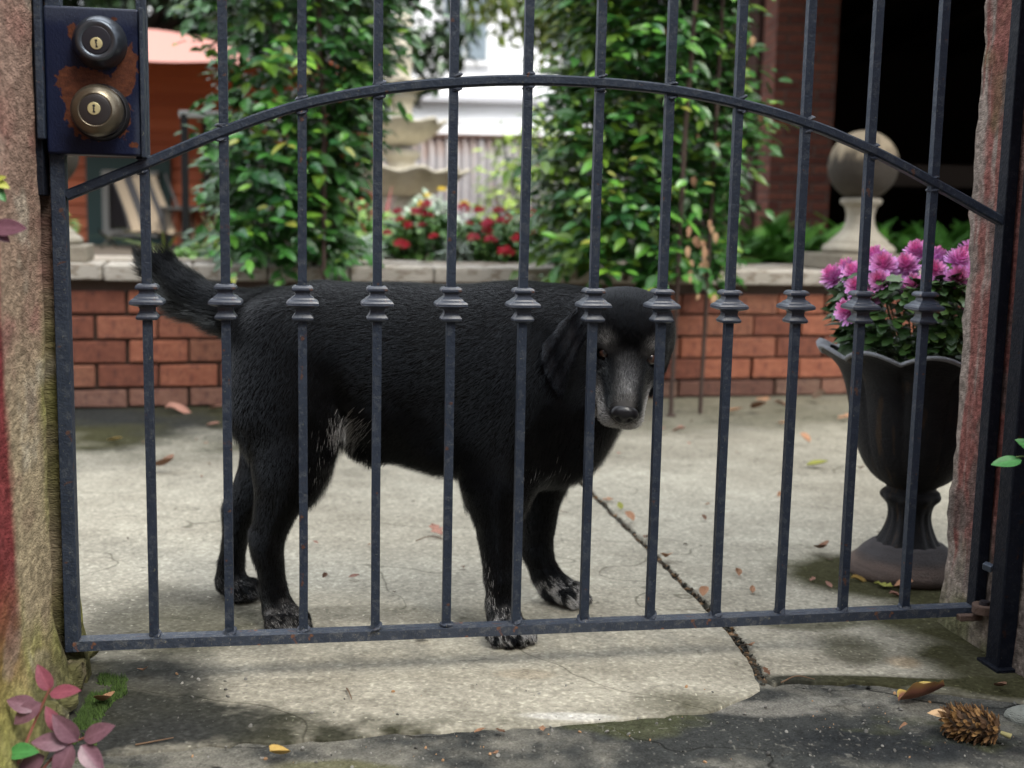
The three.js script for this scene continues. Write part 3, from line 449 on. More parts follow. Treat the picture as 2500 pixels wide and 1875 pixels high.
// ---------------------------------------------------------------- dog: one distance field from tapered bones, joined smoothly and meshed once
const DOG = (() => {
  const v = (x, y, z) => new THREE.Vector3(x, y, z);
  // head frame: r to the picture's right, u up out of the skull, f along the muzzle
  const HC = v(0.190, 0.519, -1.997), f = v(-0.07, -0.70, 0.71).normalize(), r = v(0.992, -0.115, 0).addScaledVector(f, -v(0.992, -0.115, 0).dot(f)).normalize(), u = new THREE.Vector3().crossVectors(f, r).normalize();
  const Hd = (a, b, c) => HC.clone().addScaledVector(r, a).addScaledVector(u, b).addScaledVector(f, c);
  const B = [];   // bones: a, b, radii, k = blend, sz = how flat across (z), flow = lie of the coat, tag
  const bone = (a, b, ra, rb, k = 0.03, sz = 1, flow = v(-1, -0.25, 0), tag = 'body') => B.push({ a, b, ra, rb, k, sz, flow: flow.clone().normalize(), tag, ab: b.clone().sub(a), L2: Math.max(1e-9, b.clone().sub(a).lengthSq()) });
  const Z = -2.05, dn = v(-0.25, -1, 0.05);
  // trunk
  bone(v(-0.395, 0.465, Z), v(-0.33, 0.472, Z), 0.088, 0.098, 0.05, 0.95);
  bone(v(-0.33, 0.474, Z), v(-0.20, 0.448, Z), 0.100, 0.126, 0.05, 0.88);
  bone(v(-0.20, 0.438, Z), v(-0.05, 0.418, Z), 0.130, 0.151, 0.05, 0.78, v(-1, -0.45, 0));
  bone(v(-0.05, 0.418, Z), v(0.055, 0.420, Z), 0.152, 0.148, 0.05, 0.76, v(-0.9, -0.7, 0));
  bone(v(0.00, 0.520, Z), v(0.085, 0.515, Z + 0.005), 0.054, 0.058, 0.05, 0.9);
  bone(v(-0.30, 0.517, Z), v(0.0, 0.519, Z), 0.045, 0.048, 0.04, 0.9);
  bone(v(0.065, 0.36, Z + 0.015), v(0.075, 0.42, Z + 0.03), 0.098, 0.10, 0.05, 0.85, v(-0.5, -1, 0.1));
  bone(v(0.02, 0.31, Z), v(0.085, 0.315, Z + 0.01), 0.062, 0.060, 0.04, 0.9, v(-0.6, -1, 0));
  bone(v(-0.24, 0.33, Z), v(-0.13, 0.335, Z), 0.032, 0.06, 0.05, 1.0, v(-0.7, -0.9, 0));
  bone(v(-0.262, 0.322, Z + 0.02), v(-0.235, 0.303, Z + 0.03), 0.022, 0.016, 0.02, 1, v(0.3, -1, 0), 'body');
  bone(v(0.02, 0.50, Z + 0.085), v(0.045, 0.40, Z + 0.105), 0.040, 0.046, 0.035, 0.6, v(-0.6, -0.9, 0));   // shoulder blade
  bone(v(-0.40, 0.520, Z + 0.055), v(-0.355, 0.532, Z + 0.045), 0.026, 0.028, 0.03);   // hip bone
  bone(v(-0.36, 0.45, Z + 0.075), v(-0.335, 0.37, Z + 0.09), 0.044, 0.034, 0.025, 0.6, v(-0.3, -1, 0));   // front of the thigh
  // neck, turned towards the street
  bone(v(0.055, 0.470, Z + 0.0), v(0.135, 0.490, -2.035), 0.100, 0.080, 0.05, 0.9, v(-0.8, -0.6, 0));
  bone(v(0.09, 0.42, -2.04), v(0.15, 0.455, -2.01), 0.09, 0.068, 0.045, 0.95, v(-0.5, -0.9, 0.1));
  // tail
  bone(v(-0.42, 0.525, Z), v(-0.50, 0.532, Z - 0.005), 0.040, 0.036, 0.035, 1, v(-1, 0.05, 0), 'tail');
  bone(v(-0.50, 0.532, Z - 0.005), v(-0.565, 0.556, Z - 0.01), 0.036, 0.036, 0.02, 1, v(-1, 0.45, 0), 'tail');
  bone(v(-0.565, 0.556, Z - 0.01), v(-0.612, 0.607, Z - 0.015), 0.035, 0.028, 0.02, 1, v(-0.7, 0.9, 0), 'tail');
  bone(v(-0.612, 0.607, Z - 0.015), v(-0.652, 0.672, Z - 0.02), 0.027, 0.012, 0.015, 1, v(-0.6, 1, 0), 'tail');
  // hind legs
  const hind = (hip, thigh, knee, hock, past, paw, toe) => {
    bone(hip, thigh, 0.088, 0.083, 0.045, 0.8, v(-0.3, -1, 0));
    bone(thigh, knee, 0.082, 0.060, 0.035, 0.72, v(-0.25, -1, 0));
    bone(knee, hock, 0.055, 0.026, 0.025, 0.85, v(-0.35, -1, 0), 'leg');
    bone(hock.clone().add(v(-0.012, 0.012, 0)), hock.clone().add(v(-0.006, -0.02, 0)), 0.017, 0.020, 0.012, 1, dn, 'leg');
    bone(hock, past, 0.0255, 0.0215, 0.012, 1, v(0, -1, 0.1), 'leg');
    bone(past, paw, 0.0215, 0.024, 0.012, 1, v(0.2, -1, 0.2), 'paw');
    bone(paw, paw.clone().lerp(toe, 0.6), 0.025, 0.021, 0.012, 1, toe.clone().sub(paw).add(v(0, -0.01, 0)), 'paw');
  };
  const toes = (paw, toe, wide, rad) => { const d = toe.clone().sub(paw).setY(0), L = d.length(); d.normalize(); const s = v(-d.z, 0, d.x);
    for (let i = 0; i < 4; i++) { const o = (i - 1.5) / 1.5, fw = L * (i === 1 || i === 2 ? 1 : 0.82); const b0 = paw.clone().addScaledVector(d, L * 0.35).addScaledVector(s, o * wide * 0.7).setY(0.024), k = paw.clone().addScaledVector(d, fw * 0.78).addScaledVector(s, o * wide).setY(0.022), e = paw.clone().addScaledVector(d, fw).addScaledVector(s, o * wide * 1.04).setY(rad + 0.001);
      bone(b0, k, rad * 1.05, rad * 1.12, 0.006, 1, d.clone().setY(-0.3), 'toe'); bone(k, e, rad * 1.1, rad * 0.86, 0.004, 1, d.clone().setY(-0.5), 'toe'); claws.push([e.clone().addScaledVector(d, rad * 0.7).setY(rad * 1.1), d.clone()]); } };
  const claws = [];
  hind(v(-0.385, 0.462, -1.998), v(-0.388, 0.385, -1.985), v(-0.366, 0.302, -1.965), v(-0.406, 0.152, -1.968), v(-0.397, 0.062, -1.972), v(-0.388, 0.031, -1.970), v(-0.345, 0.02, -1.935));
  bone(v(-0.335, 0.345, -1.985), v(-0.362, 0.268, -1.968), 0.052, 0.050, 0.03, 0.75, v(-0.3, -1, 0));
  toes(v(-0.392, 0.03, -1.972), v(-0.352, 0.02, -1.918), 0.026, 0.0125);
  hind(v(-0.385, 0.462, -2.105), v(-0.405, 0.385, -2.125), v(-0.420, 0.285, -2.13), v(-0.490, 0.158, -2.13), v(-0.506, 0.060, -2.13), v(-0.508, 0.03, -2.13), v(-0.468, 0.02, -2.108));
  toes(v(-0.512, 0.03, -2.135), v(-0.464, 0.02, -2.10), 0.022, 0.0118);
  // front legs
  const front = (sh, elbow, wrist, past, paw, toe) => {
    bone(sh, elbow, 0.090, 0.055, 0.045, 0.72, v(-0.3, -1, 0));
    bone(elbow, wrist, 0.049, 0.0265, 0.03, 0.95, v(-0.1, -1, 0.1), 'leg');
    bone(wrist, past, 0.0268, 0.0245, 0.012, 1, v(0, -1, 0.1), 'leg');
    bone(past, paw, 0.0245, 0.026, 0.012, 1, v(0.1, -1, 0.3), 'paw');
    bone(paw, paw.clone().lerp(toe, 0.55), 0.027, 0.022, 0.012, 1, toe.clone().sub(paw).add(v(0, -0.01, 0)), 'paw');
  };
  front(v(0.015, 0.41, -1.985), v(-0.022, 0.258, -1.968), v(-0.012, 0.10, -1.96), v(-0.010, 0.052, -1.957), v(-0.004, 0.03, -1.945), v(0.014, 0.02, -1.893));
  toes(v(-0.004, 0.03, -1.945), v(0.014, 0.02, -1.892), 0.0275, 0.0135);
  front(v(0.04, 0.40, -2.115), v(0.052, 0.25, -2.135), v(0.052, 0.098, -2.137), v(0.068, 0.054, -2.134), v(0.084, 0.032, -2.13), v(0.14, 0.02, -2.108));
  toes(v(0.078, 0.03, -2.135), v(0.138, 0.02, -2.112), 0.026, 0.0128);
  // head
  const fl = (a, b, c) => new THREE.Vector3().addScaledVector(r, a).addScaledVector(u, b).addScaledVector(f, c);
  const hb = (a, b, ra, rb, k, flow = fl(0, 0.1, -1)) => bone(Hd(...a), Hd(...b), ra, rb, k, 1, flow, 'head');
  hb([0, 0.002, -0.008], [0, 0.010, 0.012], 0.058, 0.056, 0.03);
  hb([-0.022, 0.006, 0.004], [0.022, 0.006, 0.004], 0.055, 0.055, 0.03);
  hb([-0.020, 0.018, 0.036], [0.020, 0.018, 0.036], 0.034, 0.034, 0.025);
  hb([-0.036, -0.028, 0.012], [-0.026, -0.030, 0.055], 0.038, 0.032, 0.03, fl(-0.5, -0.4, -1));
  hb([0.036, -0.028, 0.012], [0.026, -0.030, 0.055], 0.038, 0.032, 0.03, fl(0.5, -0.4, -1));
  hb([0, -0.012, 0.05], [0, -0.014, 0.156], 0.042, 0.0280, 0.02);
  hb([-0.006, 0.004, 0.06], [-0.005, 0.001, 0.150], 0.024, 0.0175, 0.015);
  hb([0.006, 0.004, 0.06], [0.005, 0.001, 0.150], 0.024, 0.0175, 0.015);
  hb([-0.017, -0.030, 0.085], [-0.0150, -0.036, 0.150], 0.0275, 0.0210, 0.014, fl(-0.5, -0.8, -0.7));
  hb([0.017, -0.030, 0.085], [0.0150, -0.036, 0.150], 0.0275, 0.0210, 0.014, fl(0.5, -0.8, -0.7));
  hb([0, -0.050, 0.05], [0, -0.060, 0.134], 0.028, 0.018, 0.012, fl(0, -0.8, -0.7));
  hb([-0.037, 0.031, 0.046], [-0.026, 0.030, 0.054], 0.0115, 0.0115, 0.012);   // brows
  hb([0.037, 0.031, 0.046], [0.026, 0.030, 0.054], 0.0115, 0.0115, 0.012);
  hb([-0.050, -0.002, 0.052], [-0.030, -0.004, 0.068], 0.011, 0.011, 0.012); // under the eyes
  hb([0.050, -0.002, 0.052], [0.030, -0.004, 0.068], 0.011, 0.011, 0.012);
  const eyes = [Hd(-0.0370, 0.013, 0.0675), Hd(0.0370, 0.013, 0.0675)];
  // ears: hanging flaps given by their outline, bowed and creased
  const ears = [
    { z: (x, y) => -1.958 + 0.435 * (0.135 - x) + 0.19 * (0.565 - y) + 0.0042 * Math.sin((x * 0.9 + y * 0.30) * 150) + 0.003 * Math.sin((x - 0.6 * y) * 260), P: [[0.135, 0.572], [0.105, 0.561], [0.075, 0.532], [0.046, 0.497], [0.047, 0.478], [0.056, 0.450], [0.074, 0.421], [0.081, 0.424], [0.087, 0.448], [0.101, 0.482], [0.122, 0.522], [0.138, 0.545]], flow: v(-0.4, -1, 0.1) },
    { z: (x, y) => -1.985 - 0.02 * (0.5 - y) / 0.1, P: [[0.228, 0.555], [0.247, 0.537], [0.261, 0.497], [0.258, 0.455], [0.243, 0.415], [0.231, 0.405], [0.222, 0.425], [0.226, 0.47], [0.228, 0.52]], flow: v(0.2, -1, 0) },
  ];
  function poly(px, py, P) { let d = 1e9, s = 1; for (let i = 0, j = P.length - 1; i < P.length; j = i++) { const ex = P[j][0] - P[i][0], ey = P[j][1] - P[i][1], wx = px - P[i][0], wy = py - P[i][1], t = clamp((wx * ex + wy * ey) / (ex * ex + ey * ey)), bx = wx - ex * t, by = wy - ey * t; d = Math.min(d, bx * bx + by * by);
    const c1 = py >= P[i][1], c2 = py < P[j][1], c3 = ex * wy > ey * wx; if ((c1 && c2 && c3) || (!c1 && !c2 && !c3)) s = -s; } return s * Math.sqrt(d); }
  const one = (q, x, y, z) => { const wx = x - q.a.x, wy = y - q.a.y, wz = z - q.a.z; const t = clamp((wx * q.ab.x + wy * q.ab.y + wz * q.ab.z) / q.L2); const dx = wx - q.ab.x * t, dy = wy - q.ab.y * t; let dz = (wz - q.ab.z * t) / q.sz; const rr = q.ra + (q.rb - q.ra) * t; const l = Math.sqrt(dx * dx + dy * dy + dz * dz); return q.sz === 1 ? l - rr : (l - rr) * lerp(1, q.sz, l > 1e-6 ? Math.abs(dz) / l : 0); };
  function field(x, y, z, out) {
    let d = 1e3;
    for (const q of B) { const e = one(q, x, y, z), k = q.k; if (e > d + k) continue; if (d > e + k) { d = e; continue; } const h = Math.max(k - Math.abs(d - e), 0) / k; d = Math.min(d, e) - h * h * k * 0.25; }
    for (const q of ears) { const e2 = poly(x, y, q.P) + 0.006; if (e2 > 0.06) continue; const dz = Math.abs(z - q.z(x, y)) - 0.0012; const e = Math.hypot(Math.max(e2, 0), Math.max(dz, 0)) + Math.min(0, Math.max(e2, dz)) - 0.0055; const k = 0.010; if (e > d + k) continue; if (d > e + k) { d = e; continue; } const h = Math.max(k - Math.abs(d - e), 0) / k; d = Math.min(d, e) - h * h * k * 0.25; }
    for (const q of eyes) { const px = x - q.x, py = y - q.y, pz = z - q.z, ea = (px * r.x + py * r.y + pz * r.z) * 0.84, eb = (px * u.x + py * u.y + pz * u.z + 0.0012) * 1.32, ec = px * f.x + py * f.y + pz * f.z, e = 0.0138 - Math.hypot(ea, eb, ec), k = 0.006; const h = Math.max(k - Math.abs(d - e), 0) / k; d = Math.max(d, e) + h * h * k * 0.25; }
    return d;
  }
  // coat: flow direction and tag at a point
  function coat(p) { const fl = new THREE.Vector3(); let best = 1e9, tag = 'body', sum = 0;
    for (const q of B) { const e = one(q, p.x, p.y, p.z); if (e < best) { best = e; tag = q.tag; } const w = Math.exp(-Math.max(e, -0.02) * 60); fl.addScaledVector(q.flow, w); sum += w; }
    for (const q of ears) { const e2 = poly(p.x, p.y, q.P); if (e2 < 0.004 && Math.abs(p.z - q.z(p.x, p.y)) < 0.011) { fl.copy(q.flow); tag = 'ear'; } }
    return { flow: fl.normalize(), tag }; }
  const head = (p) => { const w = p.clone().sub(HC); return [w.dot(r), w.dot(u), w.dot(f)]; };
  // share of white hair at a point
  function white(p, tag) {
    let w = 0; const n = fbm(p.x * 70, p.y * 70, 3, p.z * 70);
    if (tag === 'head') { const [a, b, c] = head(p), m = Math.abs(a);
      w += 1.0 * sstep(0.08, 0.13, c) * sstep(0.0, -0.03, b);
      w += 0.30 * sstep(0.07, 0.10, c) * sstep(0.030, 0.006, m) * sstep(-0.02, 0.0, b);
      w += 0.28 * sstep(0.11, 0.14, c) * sstep(0.02, 0.004, m) * sstep(-0.012, 0.004, b);
      w += 0.62 * Math.exp(-(((m - 0.035) / 0.013) ** 2 + ((b - 0.036) / 0.011) ** 2 + ((c - 0.055) / 0.025) ** 2)) * (a > 0 ? 1.2 : 0.9);
      w += 0.30 * sstep(0.05, 0.1, c) * sstep(-0.03, -0.055, b);
      
      w *= 0.35 + 1.3 * n; w *= 1 - 0.9 * Math.exp(-(((b + 0.056 - 0.25 * m) / 0.0035) ** 2)) * sstep(0.09, 0.12, c); }
    if (tag === 'paw' || tag === 'toe') { const fr = p.x > -0.2; w += (fr ? 1.15 : 0.42) * sstep(0.062, 0.032, p.y + 0.03 * (n - 0.5)) * sstep(0.42, 0.62, fbm(p.x * 110, p.y * 60, 3, p.z * 110)); if (!fr && tag === 'toe') w += 0.3 * sstep(0.03, 0.012, p.y); if (!fr && p.z < -2.06) w *= 0.5; }
    if (tag === 'leg' && p.x > -0.2 && p.z > -2.05) w += 0.30 * sstep(-0.012, -0.036, p.x) * sstep(0.16, 0.03, p.y) + 0.4 * sstep(0.045, 0.02, p.y) * sstep(-0.02, -0.034, p.x);
    w += 0.95 * Math.exp(-(((p.x + 0.270) / 0.024) ** 2 + ((p.y - 0.345) / 0.022) ** 2)) * (tag === 'body' ? 1 : 0);
    w += 0.045 * Math.exp(-(((p.x - 0.06) / 0.03) ** 2 + ((p.y - 0.285) / 0.02) ** 2)) * (p.z > -2.03 ? 1 : 0);
    w += 0.05 * Math.exp(-(((p.x + 0.315) / 0.015) ** 2 + ((p.y - 0.265) / 0.045) ** 2));
    return clamp(w);
  }
  // ---- mesh the field (surface nets over the blocks near the surface)
  const h = 0.0036, ox = -0.70, oy = -0.004, oz = -2.215, nx = 276, ny = 176, nz = 112, sx = ny * nz, sy = nz;
  const F = new Float32Array(nx * ny * nz).fill(1), BS = 8;
  for (let bx = 0; bx < nx; bx += BS) for (let by = 0; by < ny; by += BS) for (let bz = 0; bz < nz; bz += BS) {
    const c = field(ox + (bx + 4) * h, oy + (by + 4) * h, oz + (bz + 4) * h), lim = 0.045;
    if (Math.abs(c) > lim + 0.01) { if (c < 0) for (let x = bx; x < Math.min(bx + BS, nx); x++) for (let y = by; y < Math.min(by + BS, ny); y++) F.fill(-1, x * sx + y * sy + bz, x * sx + y * sy + Math.min(bz + BS, nz)); continue; }
    for (let x = bx; x < Math.min(bx + BS, nx); x++) for (let y = by; y < Math.min(by + BS, ny); y++) for (let z = bz; z < Math.min(bz + BS, nz); z++) F[x * sx + y * sy + z] = field(ox + x * h, oy + y * h, oz + z * h);
  }
  const id = new Int32Array(nx * ny * nz).fill(-1), P = [], I = [];
  for (let x = 0; x < nx - 1; x++) for (let y = 0; y < ny - 1; y++) for (let z = 0; z < nz - 1; z++) {
    const o = x * sx + y * sy + z; let m = 0, cx = 0, cy = 0, cz = 0, n = 0;
    const c = [F[o], F[o + 1], F[o + sy], F[o + sy + 1], F[o + sx], F[o + sx + 1], F[o + sx + sy], F[o + sx + sy + 1]];
    for (let i = 0; i < 8; i++) if (c[i] < 0) m |= 1 << i;
    if (m === 0 || m === 255) continue;
    for (let i = 0; i < 8; i++) for (const b of [1, 2, 4]) if (!(i & b)) { const j = i | b; if ((c[i] < 0) !== (c[j] < 0)) { const t = c[i] / (c[i] - c[j]); cx += ((i >> 2) & 1) + (b === 4 ? t : 0); cy += ((i >> 1) & 1) + (b === 2 ? t : 0); cz += (i & 1) + (b === 1 ? t : 0); n++; } }
    id[o] = P.length / 3; P.push(ox + (x + cx / n) * h, oy + (y + cy / n) * h, oz + (z + cz / n) * h);
  }
  for (let x = 1; x < nx - 1; x++) for (let y = 1; y < ny - 1; y++) for (let z = 1; z < nz - 1; z++) {
    const o = x * sx + y * sy + z, a = F[o] < 0;
    const quad = (p, q, s, t, flip) => { if (p < 0 || q < 0 || s < 0 || t < 0) return; flip ? I.push(p, s, q, q, s, t) : I.push(p, q, s, q, t, s); };
    if (a !== F[o + sx] < 0) quad(id[o - sy - 1], id[o - 1], id[o - sy], id[o], !a);
    if (a !== F[o + sy] < 0) quad(id[o - sx - 1], id[o - sx], id[o - 1], id[o], !a);
    if (a !== F[o + 1] < 0) quad(id[o - sx - sy], id[o - sy], id[o - sx], id[o], !a);
  }
  const N = new Float32Array(P.length), C = new Float32Array(P.length), W = [], T = [], e = 0.002, p = new THREE.Vector3(), FL = new Float32Array(P.length);
  for (let i = 0; i < P.length; i += 3) {
    p.set(P[i], P[i + 1], P[i + 2]);
    const g = v(field(p.x + e, p.y, p.z) - field(p.x - e, p.y, p.z), field(p.x, p.y + e, p.z) - field(p.x, p.y - e, p.z), field(p.x, p.y, p.z + e) - field(p.x, p.y, p.z - e)).normalize();
    N.set([g.x, g.y, g.z], i);
    const k = coat(p), w = white(p, k.tag), b = 0.8 + 0.4 * vn(p.x * 300, p.y * 300, p.z * 300); W.push(w); T.push(k.tag);
    FL.set([k.flow.x, k.flow.y, k.flow.z], i);
    const ear = k.tag === 'ear' ? 2.5 : 1; const c = mix3([0.0028 * ear, 0.0025 * ear, 0.003 * ear], [0.22, 0.21, 0.20], w * 0.8); C.set([c[0] * b, c[1] * b, c[2] * b], i);
  }
  const geo = new THREE.BufferGeometry();
  geo.setAttribute('position', new THREE.Float32BufferAttribute(P, 3)); geo.setAttribute('normal', new THREE.BufferAttribute(N, 3)); geo.setAttribute('color', new THREE.BufferAttribute(C, 3));
  geo.setIndex(I);
  return { geo, P, N, W, T, FL, I, eyes, Hd, r, u, f, claws, v, field };
})();
{
  const { v, Hd } = DOG;
  const dog = new THREE.Mesh(DOG.geo, mat([1, 1, 1], 0.72, { physical: true, specularIntensity: 0.2, vertexColors: true }));
  top(dog, 'dog', 'old black dog with greying muzzle and paws standing behind the gate', 'dog');
  // coat: short tapering hairs lying along the body
  const r = rng(101), { P, N, W, T, FL, I } = DOG;
  const hair = new THREE.BufferGeometry();   // root at origin, lies along +z, skin below (-y); bends outwards a little, then in
  hair.setAttribute('position', new THREE.Float32BufferAttribute([-0.5, 0, 0, 0.5, 0, 0, -0.42, 0.10, 0.4, 0.42, 0.10, 0.4, -0.24, 0.12, 0.75, 0.24, 0.12, 0.75, 0, 0.08, 1].map((x, i) => i % 3 === 0 ? x : x), 3));
  hair.setAttribute('normal', new THREE.Float32BufferAttribute([-0.5, 0.87, 0, 0.5, 0.87, 0, -0.5, 0.87, 0, 0.5, 0.87, 0, -0.5, 0.85, 0.1, 0.5, 0.85, 0.1, 0, 0.97, 0.2], 3));
  hair.setIndex([0, 2, 1, 1, 2, 3, 2, 4, 3, 3, 4, 5, 4, 6, 5]);
  const area = new Float32Array(I.length / 3); let tot = 0; const a = v(), b = v(), c = v();
  for (let t = 0; t < area.length; t++) { a.fromArray(P, I[t * 3] * 3); b.fromArray(P, I[t * 3 + 1] * 3); c.fromArray(P, I[t * 3 + 2] * 3); const q = b.clone().sub(a).cross(c.clone().sub(a)).length() / 2; const tag = T[I[t * 3]]; const dens = (tag === 'head' || tag === 'toe' || tag === 'paw' || tag === 'ear' ? 3.2 : tag === 'leg' ? 1.8 : 1.25) * (N[I[t * 3] * 3 + 2] < -0.5 ? 0.35 : 1); tot += q * dens; area[t] = tot; }
  const COUNT = 270000, ms = [], cs = [];
  for (let k = 0; k < COUNT; k++) {
    const x = r() * tot; let lo = 0, hi = area.length - 1; while (lo < hi) { const m = (lo + hi) >> 1; if (area[m] < x) lo = m + 1; else hi = m; }
    let s = r(), t = r(); if (s + t > 1) { s = 1 - s; t = 1 - t; } const i0 = I[lo * 3] * 3, i1 = I[lo * 3 + 1] * 3, i2 = I[lo * 3 + 2] * 3, w0 = 1 - s - t;
    const at = (A, o) => A[i0 + o] * w0 + A[i1 + o] * s + A[i2 + o] * t;
    const p = v(at(P, 0), at(P, 1), at(P, 2)), n = v(at(N, 0), at(N, 1), at(N, 2)).normalize(), tag = T[I[lo * 3]], w = W[i0 / 3];
    if (p.y < 0.004) continue;
    const fl = v(FL[i0], FL[i0 + 1], FL[i0 + 2]);
    // clumps: hairs near each other lean the same way
    const cl = v(fbm(p.x * 26, p.y * 26, 2, p.z * 26) - 0.5, fbm(p.x * 26 + 9, p.y * 26, 2, p.z * 26 + 4) - 0.5, fbm(p.x * 26, p.y * 26 + 5, 2, p.z * 26 + 8) - 0.5);
    const body = tag === 'body' || tag === 'tail';
    fl.addScaledVector(cl, body ? 0.65 : 0.5).addScaledVector(rv(r), body ? 0.14 : 0.12); fl.addScaledVector(n, -fl.dot(n)).normalize();
    let len = tag === 'tail' ? 0.022 : tag === 'body' ? 0.0135 : tag === 'leg' ? 0.012 : tag === 'ear' ? 0.008 : tag === 'head' ? 0.0085 : 0.009;
    if (tag === 'body' && n.y < -0.3) len *= 1.5; if (tag === 'body' && p.x > -0.33 && p.x < -0.2 && p.y < 0.37) len *= 1.25;
    if (tag === 'head') { const hc = p.distanceTo(DOG.eyes[0]) < 0.019 || p.distanceTo(DOG.eyes[1]) < 0.019; if (hc) len *= 0.4; if (p.distanceTo(DOG.eyes[0]) < 0.0130 || p.distanceTo(DOG.eyes[1]) < 0.0130) continue; if (p.distanceTo(Hd(0, -0.004, 0.168)) < 0.021) continue; }
    len *= 0.6 + 0.7 * r();
    const lift = (tag === 'body' ? 0.11 : tag === 'tail' ? 0.18 : 0.13) + 0.10 * r() + (n.y < -0.3 ? 0.12 : 0);
    const d = fl.clone().multiplyScalar(1 - lift).addScaledVector(n, lift); if (tag === 'body' && n.y < -0.2) d.y -= 0.25;
    const m = aim(p.clone().addScaledVector(n, -0.0012), d, n, 1), wd = (body ? 0.00082 : 0.0007) * (0.7 + 0.6 * r()); m.scale(v(wd, len * 0.6, len)); ms.push(m);
    const wq = clamp(w * (0.35 + 1.3 * r()) - 0.04), wh = tag === 'head' ? wq > 0.03 : r() < w, g = 0.7 + 0.6 * r();
    if (wh) { const q = tag === 'head' ? 0.005 + 0.62 * Math.pow(wq, 1.3) : (p.x < -0.305 ? 0.12 : 0.38) + 0.35 * r(); cs.push(col(q, q * 0.97, q * 0.93)); } else { const br = tag === 'ear' ? 3.6 + 2.6 * fbm(p.x * 60, p.y * 60, 2) : body ? 1 + 0.5 * sstep(0.5, 0.75, fbm(p.x * 9, p.y * 9, 2, p.z * 9)) : 1; cs.push(tag === 'ear' ? col(0.0062 * g * br * 0.5, 0.0068 * g * br * 0.5, 0.0085 * g * br * 0.5) : col(0.0026 * g * br, 0.0022 * g * br, 0.0025 * g)); }  // ear hairs paler and bluish: their sheen is put into the colour
  }
  const fur = instances(hair, mat([1, 1, 1], 0.36, { physical: true, specularIntensity: 0.6, specularColor: new THREE.Color(0.8, 0.9, 1.0) }), ms, cs);
  stuffPart('fur', fur, dog);
  // stray pale guard hairs
  // eyes
  const eyeball = new THREE.SphereGeometry(0.0112, 28, 20);
  { const p = eyeball.attributes.position, cc = new Float32Array(p.count * 3); for (let i = 0; i < p.count; i++) { const q = Math.hypot(p.getX(i), p.getY(i)) / 0.0112, fz = p.getZ(i) > 0; const c = !fz || q > 0.74 ? [0.02, 0.012, 0.010] : q > 0.36 ? [0.06, 0.023, 0.012] : [0.002, 0.002, 0.002]; cc.set(c, i * 3); } eyeball.setAttribute('color', new THREE.BufferAttribute(cc, 3)); }
  const em = mat([1, 1, 1], 0.3, { physical: true, vertexColors: true, clearcoat: 1, clearcoatRoughness: 0.04 });
  for (const q of DOG.eyes) { const o = part('eye', eyeball, em, dog); o.position.copy(q); o.lookAt(q.clone().add(v(-0.1, 0.12, 1))); }
  // nose leather with two nostrils
  const ng = new THREE.SphereGeometry(1, 48, 36), np = ng.attributes.position;
  for (let i = 0; i < np.count; i++) { let x = np.getX(i), y = np.getY(i), z = np.getZ(i); const low = sstep(0.1, -0.9, y); x *= 0.0235 * (1 - 0.45 * low); let yy = y * 0.0178, zz = z * 0.0150;
    const m = Math.abs(x); const nost = Math.exp(-(((m - 0.0098) / 0.0042) ** 2 + ((yy + 0.0018) / 0.0042) ** 2)); if (z > 0) zz -= 0.0075 * nost; const slit = Math.exp(-((m / 0.0012) ** 2)) * sstep(0.003, -0.004, yy); if (z > 0) zz -= 0.0022 * slit;
    zz += 0.0006 * (vn(x * 900, yy * 900, z * 9) - 0.5); np.setXYZ(i, x, yy, zz); }
  ng.computeVertexNormals();
  const nose = part('nose', ng, mat([0.006, 0.0055, 0.007], 0.36, { physical: true, specularIntensity: 0.8, clearcoat: 0.25, clearcoatRoughness: 0.3 }), dog);
  nose.position.copy(Hd(0, -0.004, 0.1735)); nose.quaternion.setFromRotationMatrix(new THREE.Matrix4().makeBasis(DOG.r, DOG.u, DOG.f)).multiply(new THREE.Quaternion().setFromEuler(new THREE.Euler(-0.25, 0, 0)));
  // claws
  const cg = new THREE.ConeGeometry(0.0030, 0.011, 8).rotateX(Math.PI / 2).translate(0, 0, 0.003), cmat = mat([0.02, 0.018, 0.018], 0.4);
  for (const [q, d] of DOG.claws) { const o = part('claw', cg, cmat, dog); o.position.copy(q); o.lookAt(q.clone().add(d).add(v(0, -0.55, 0))); }
}
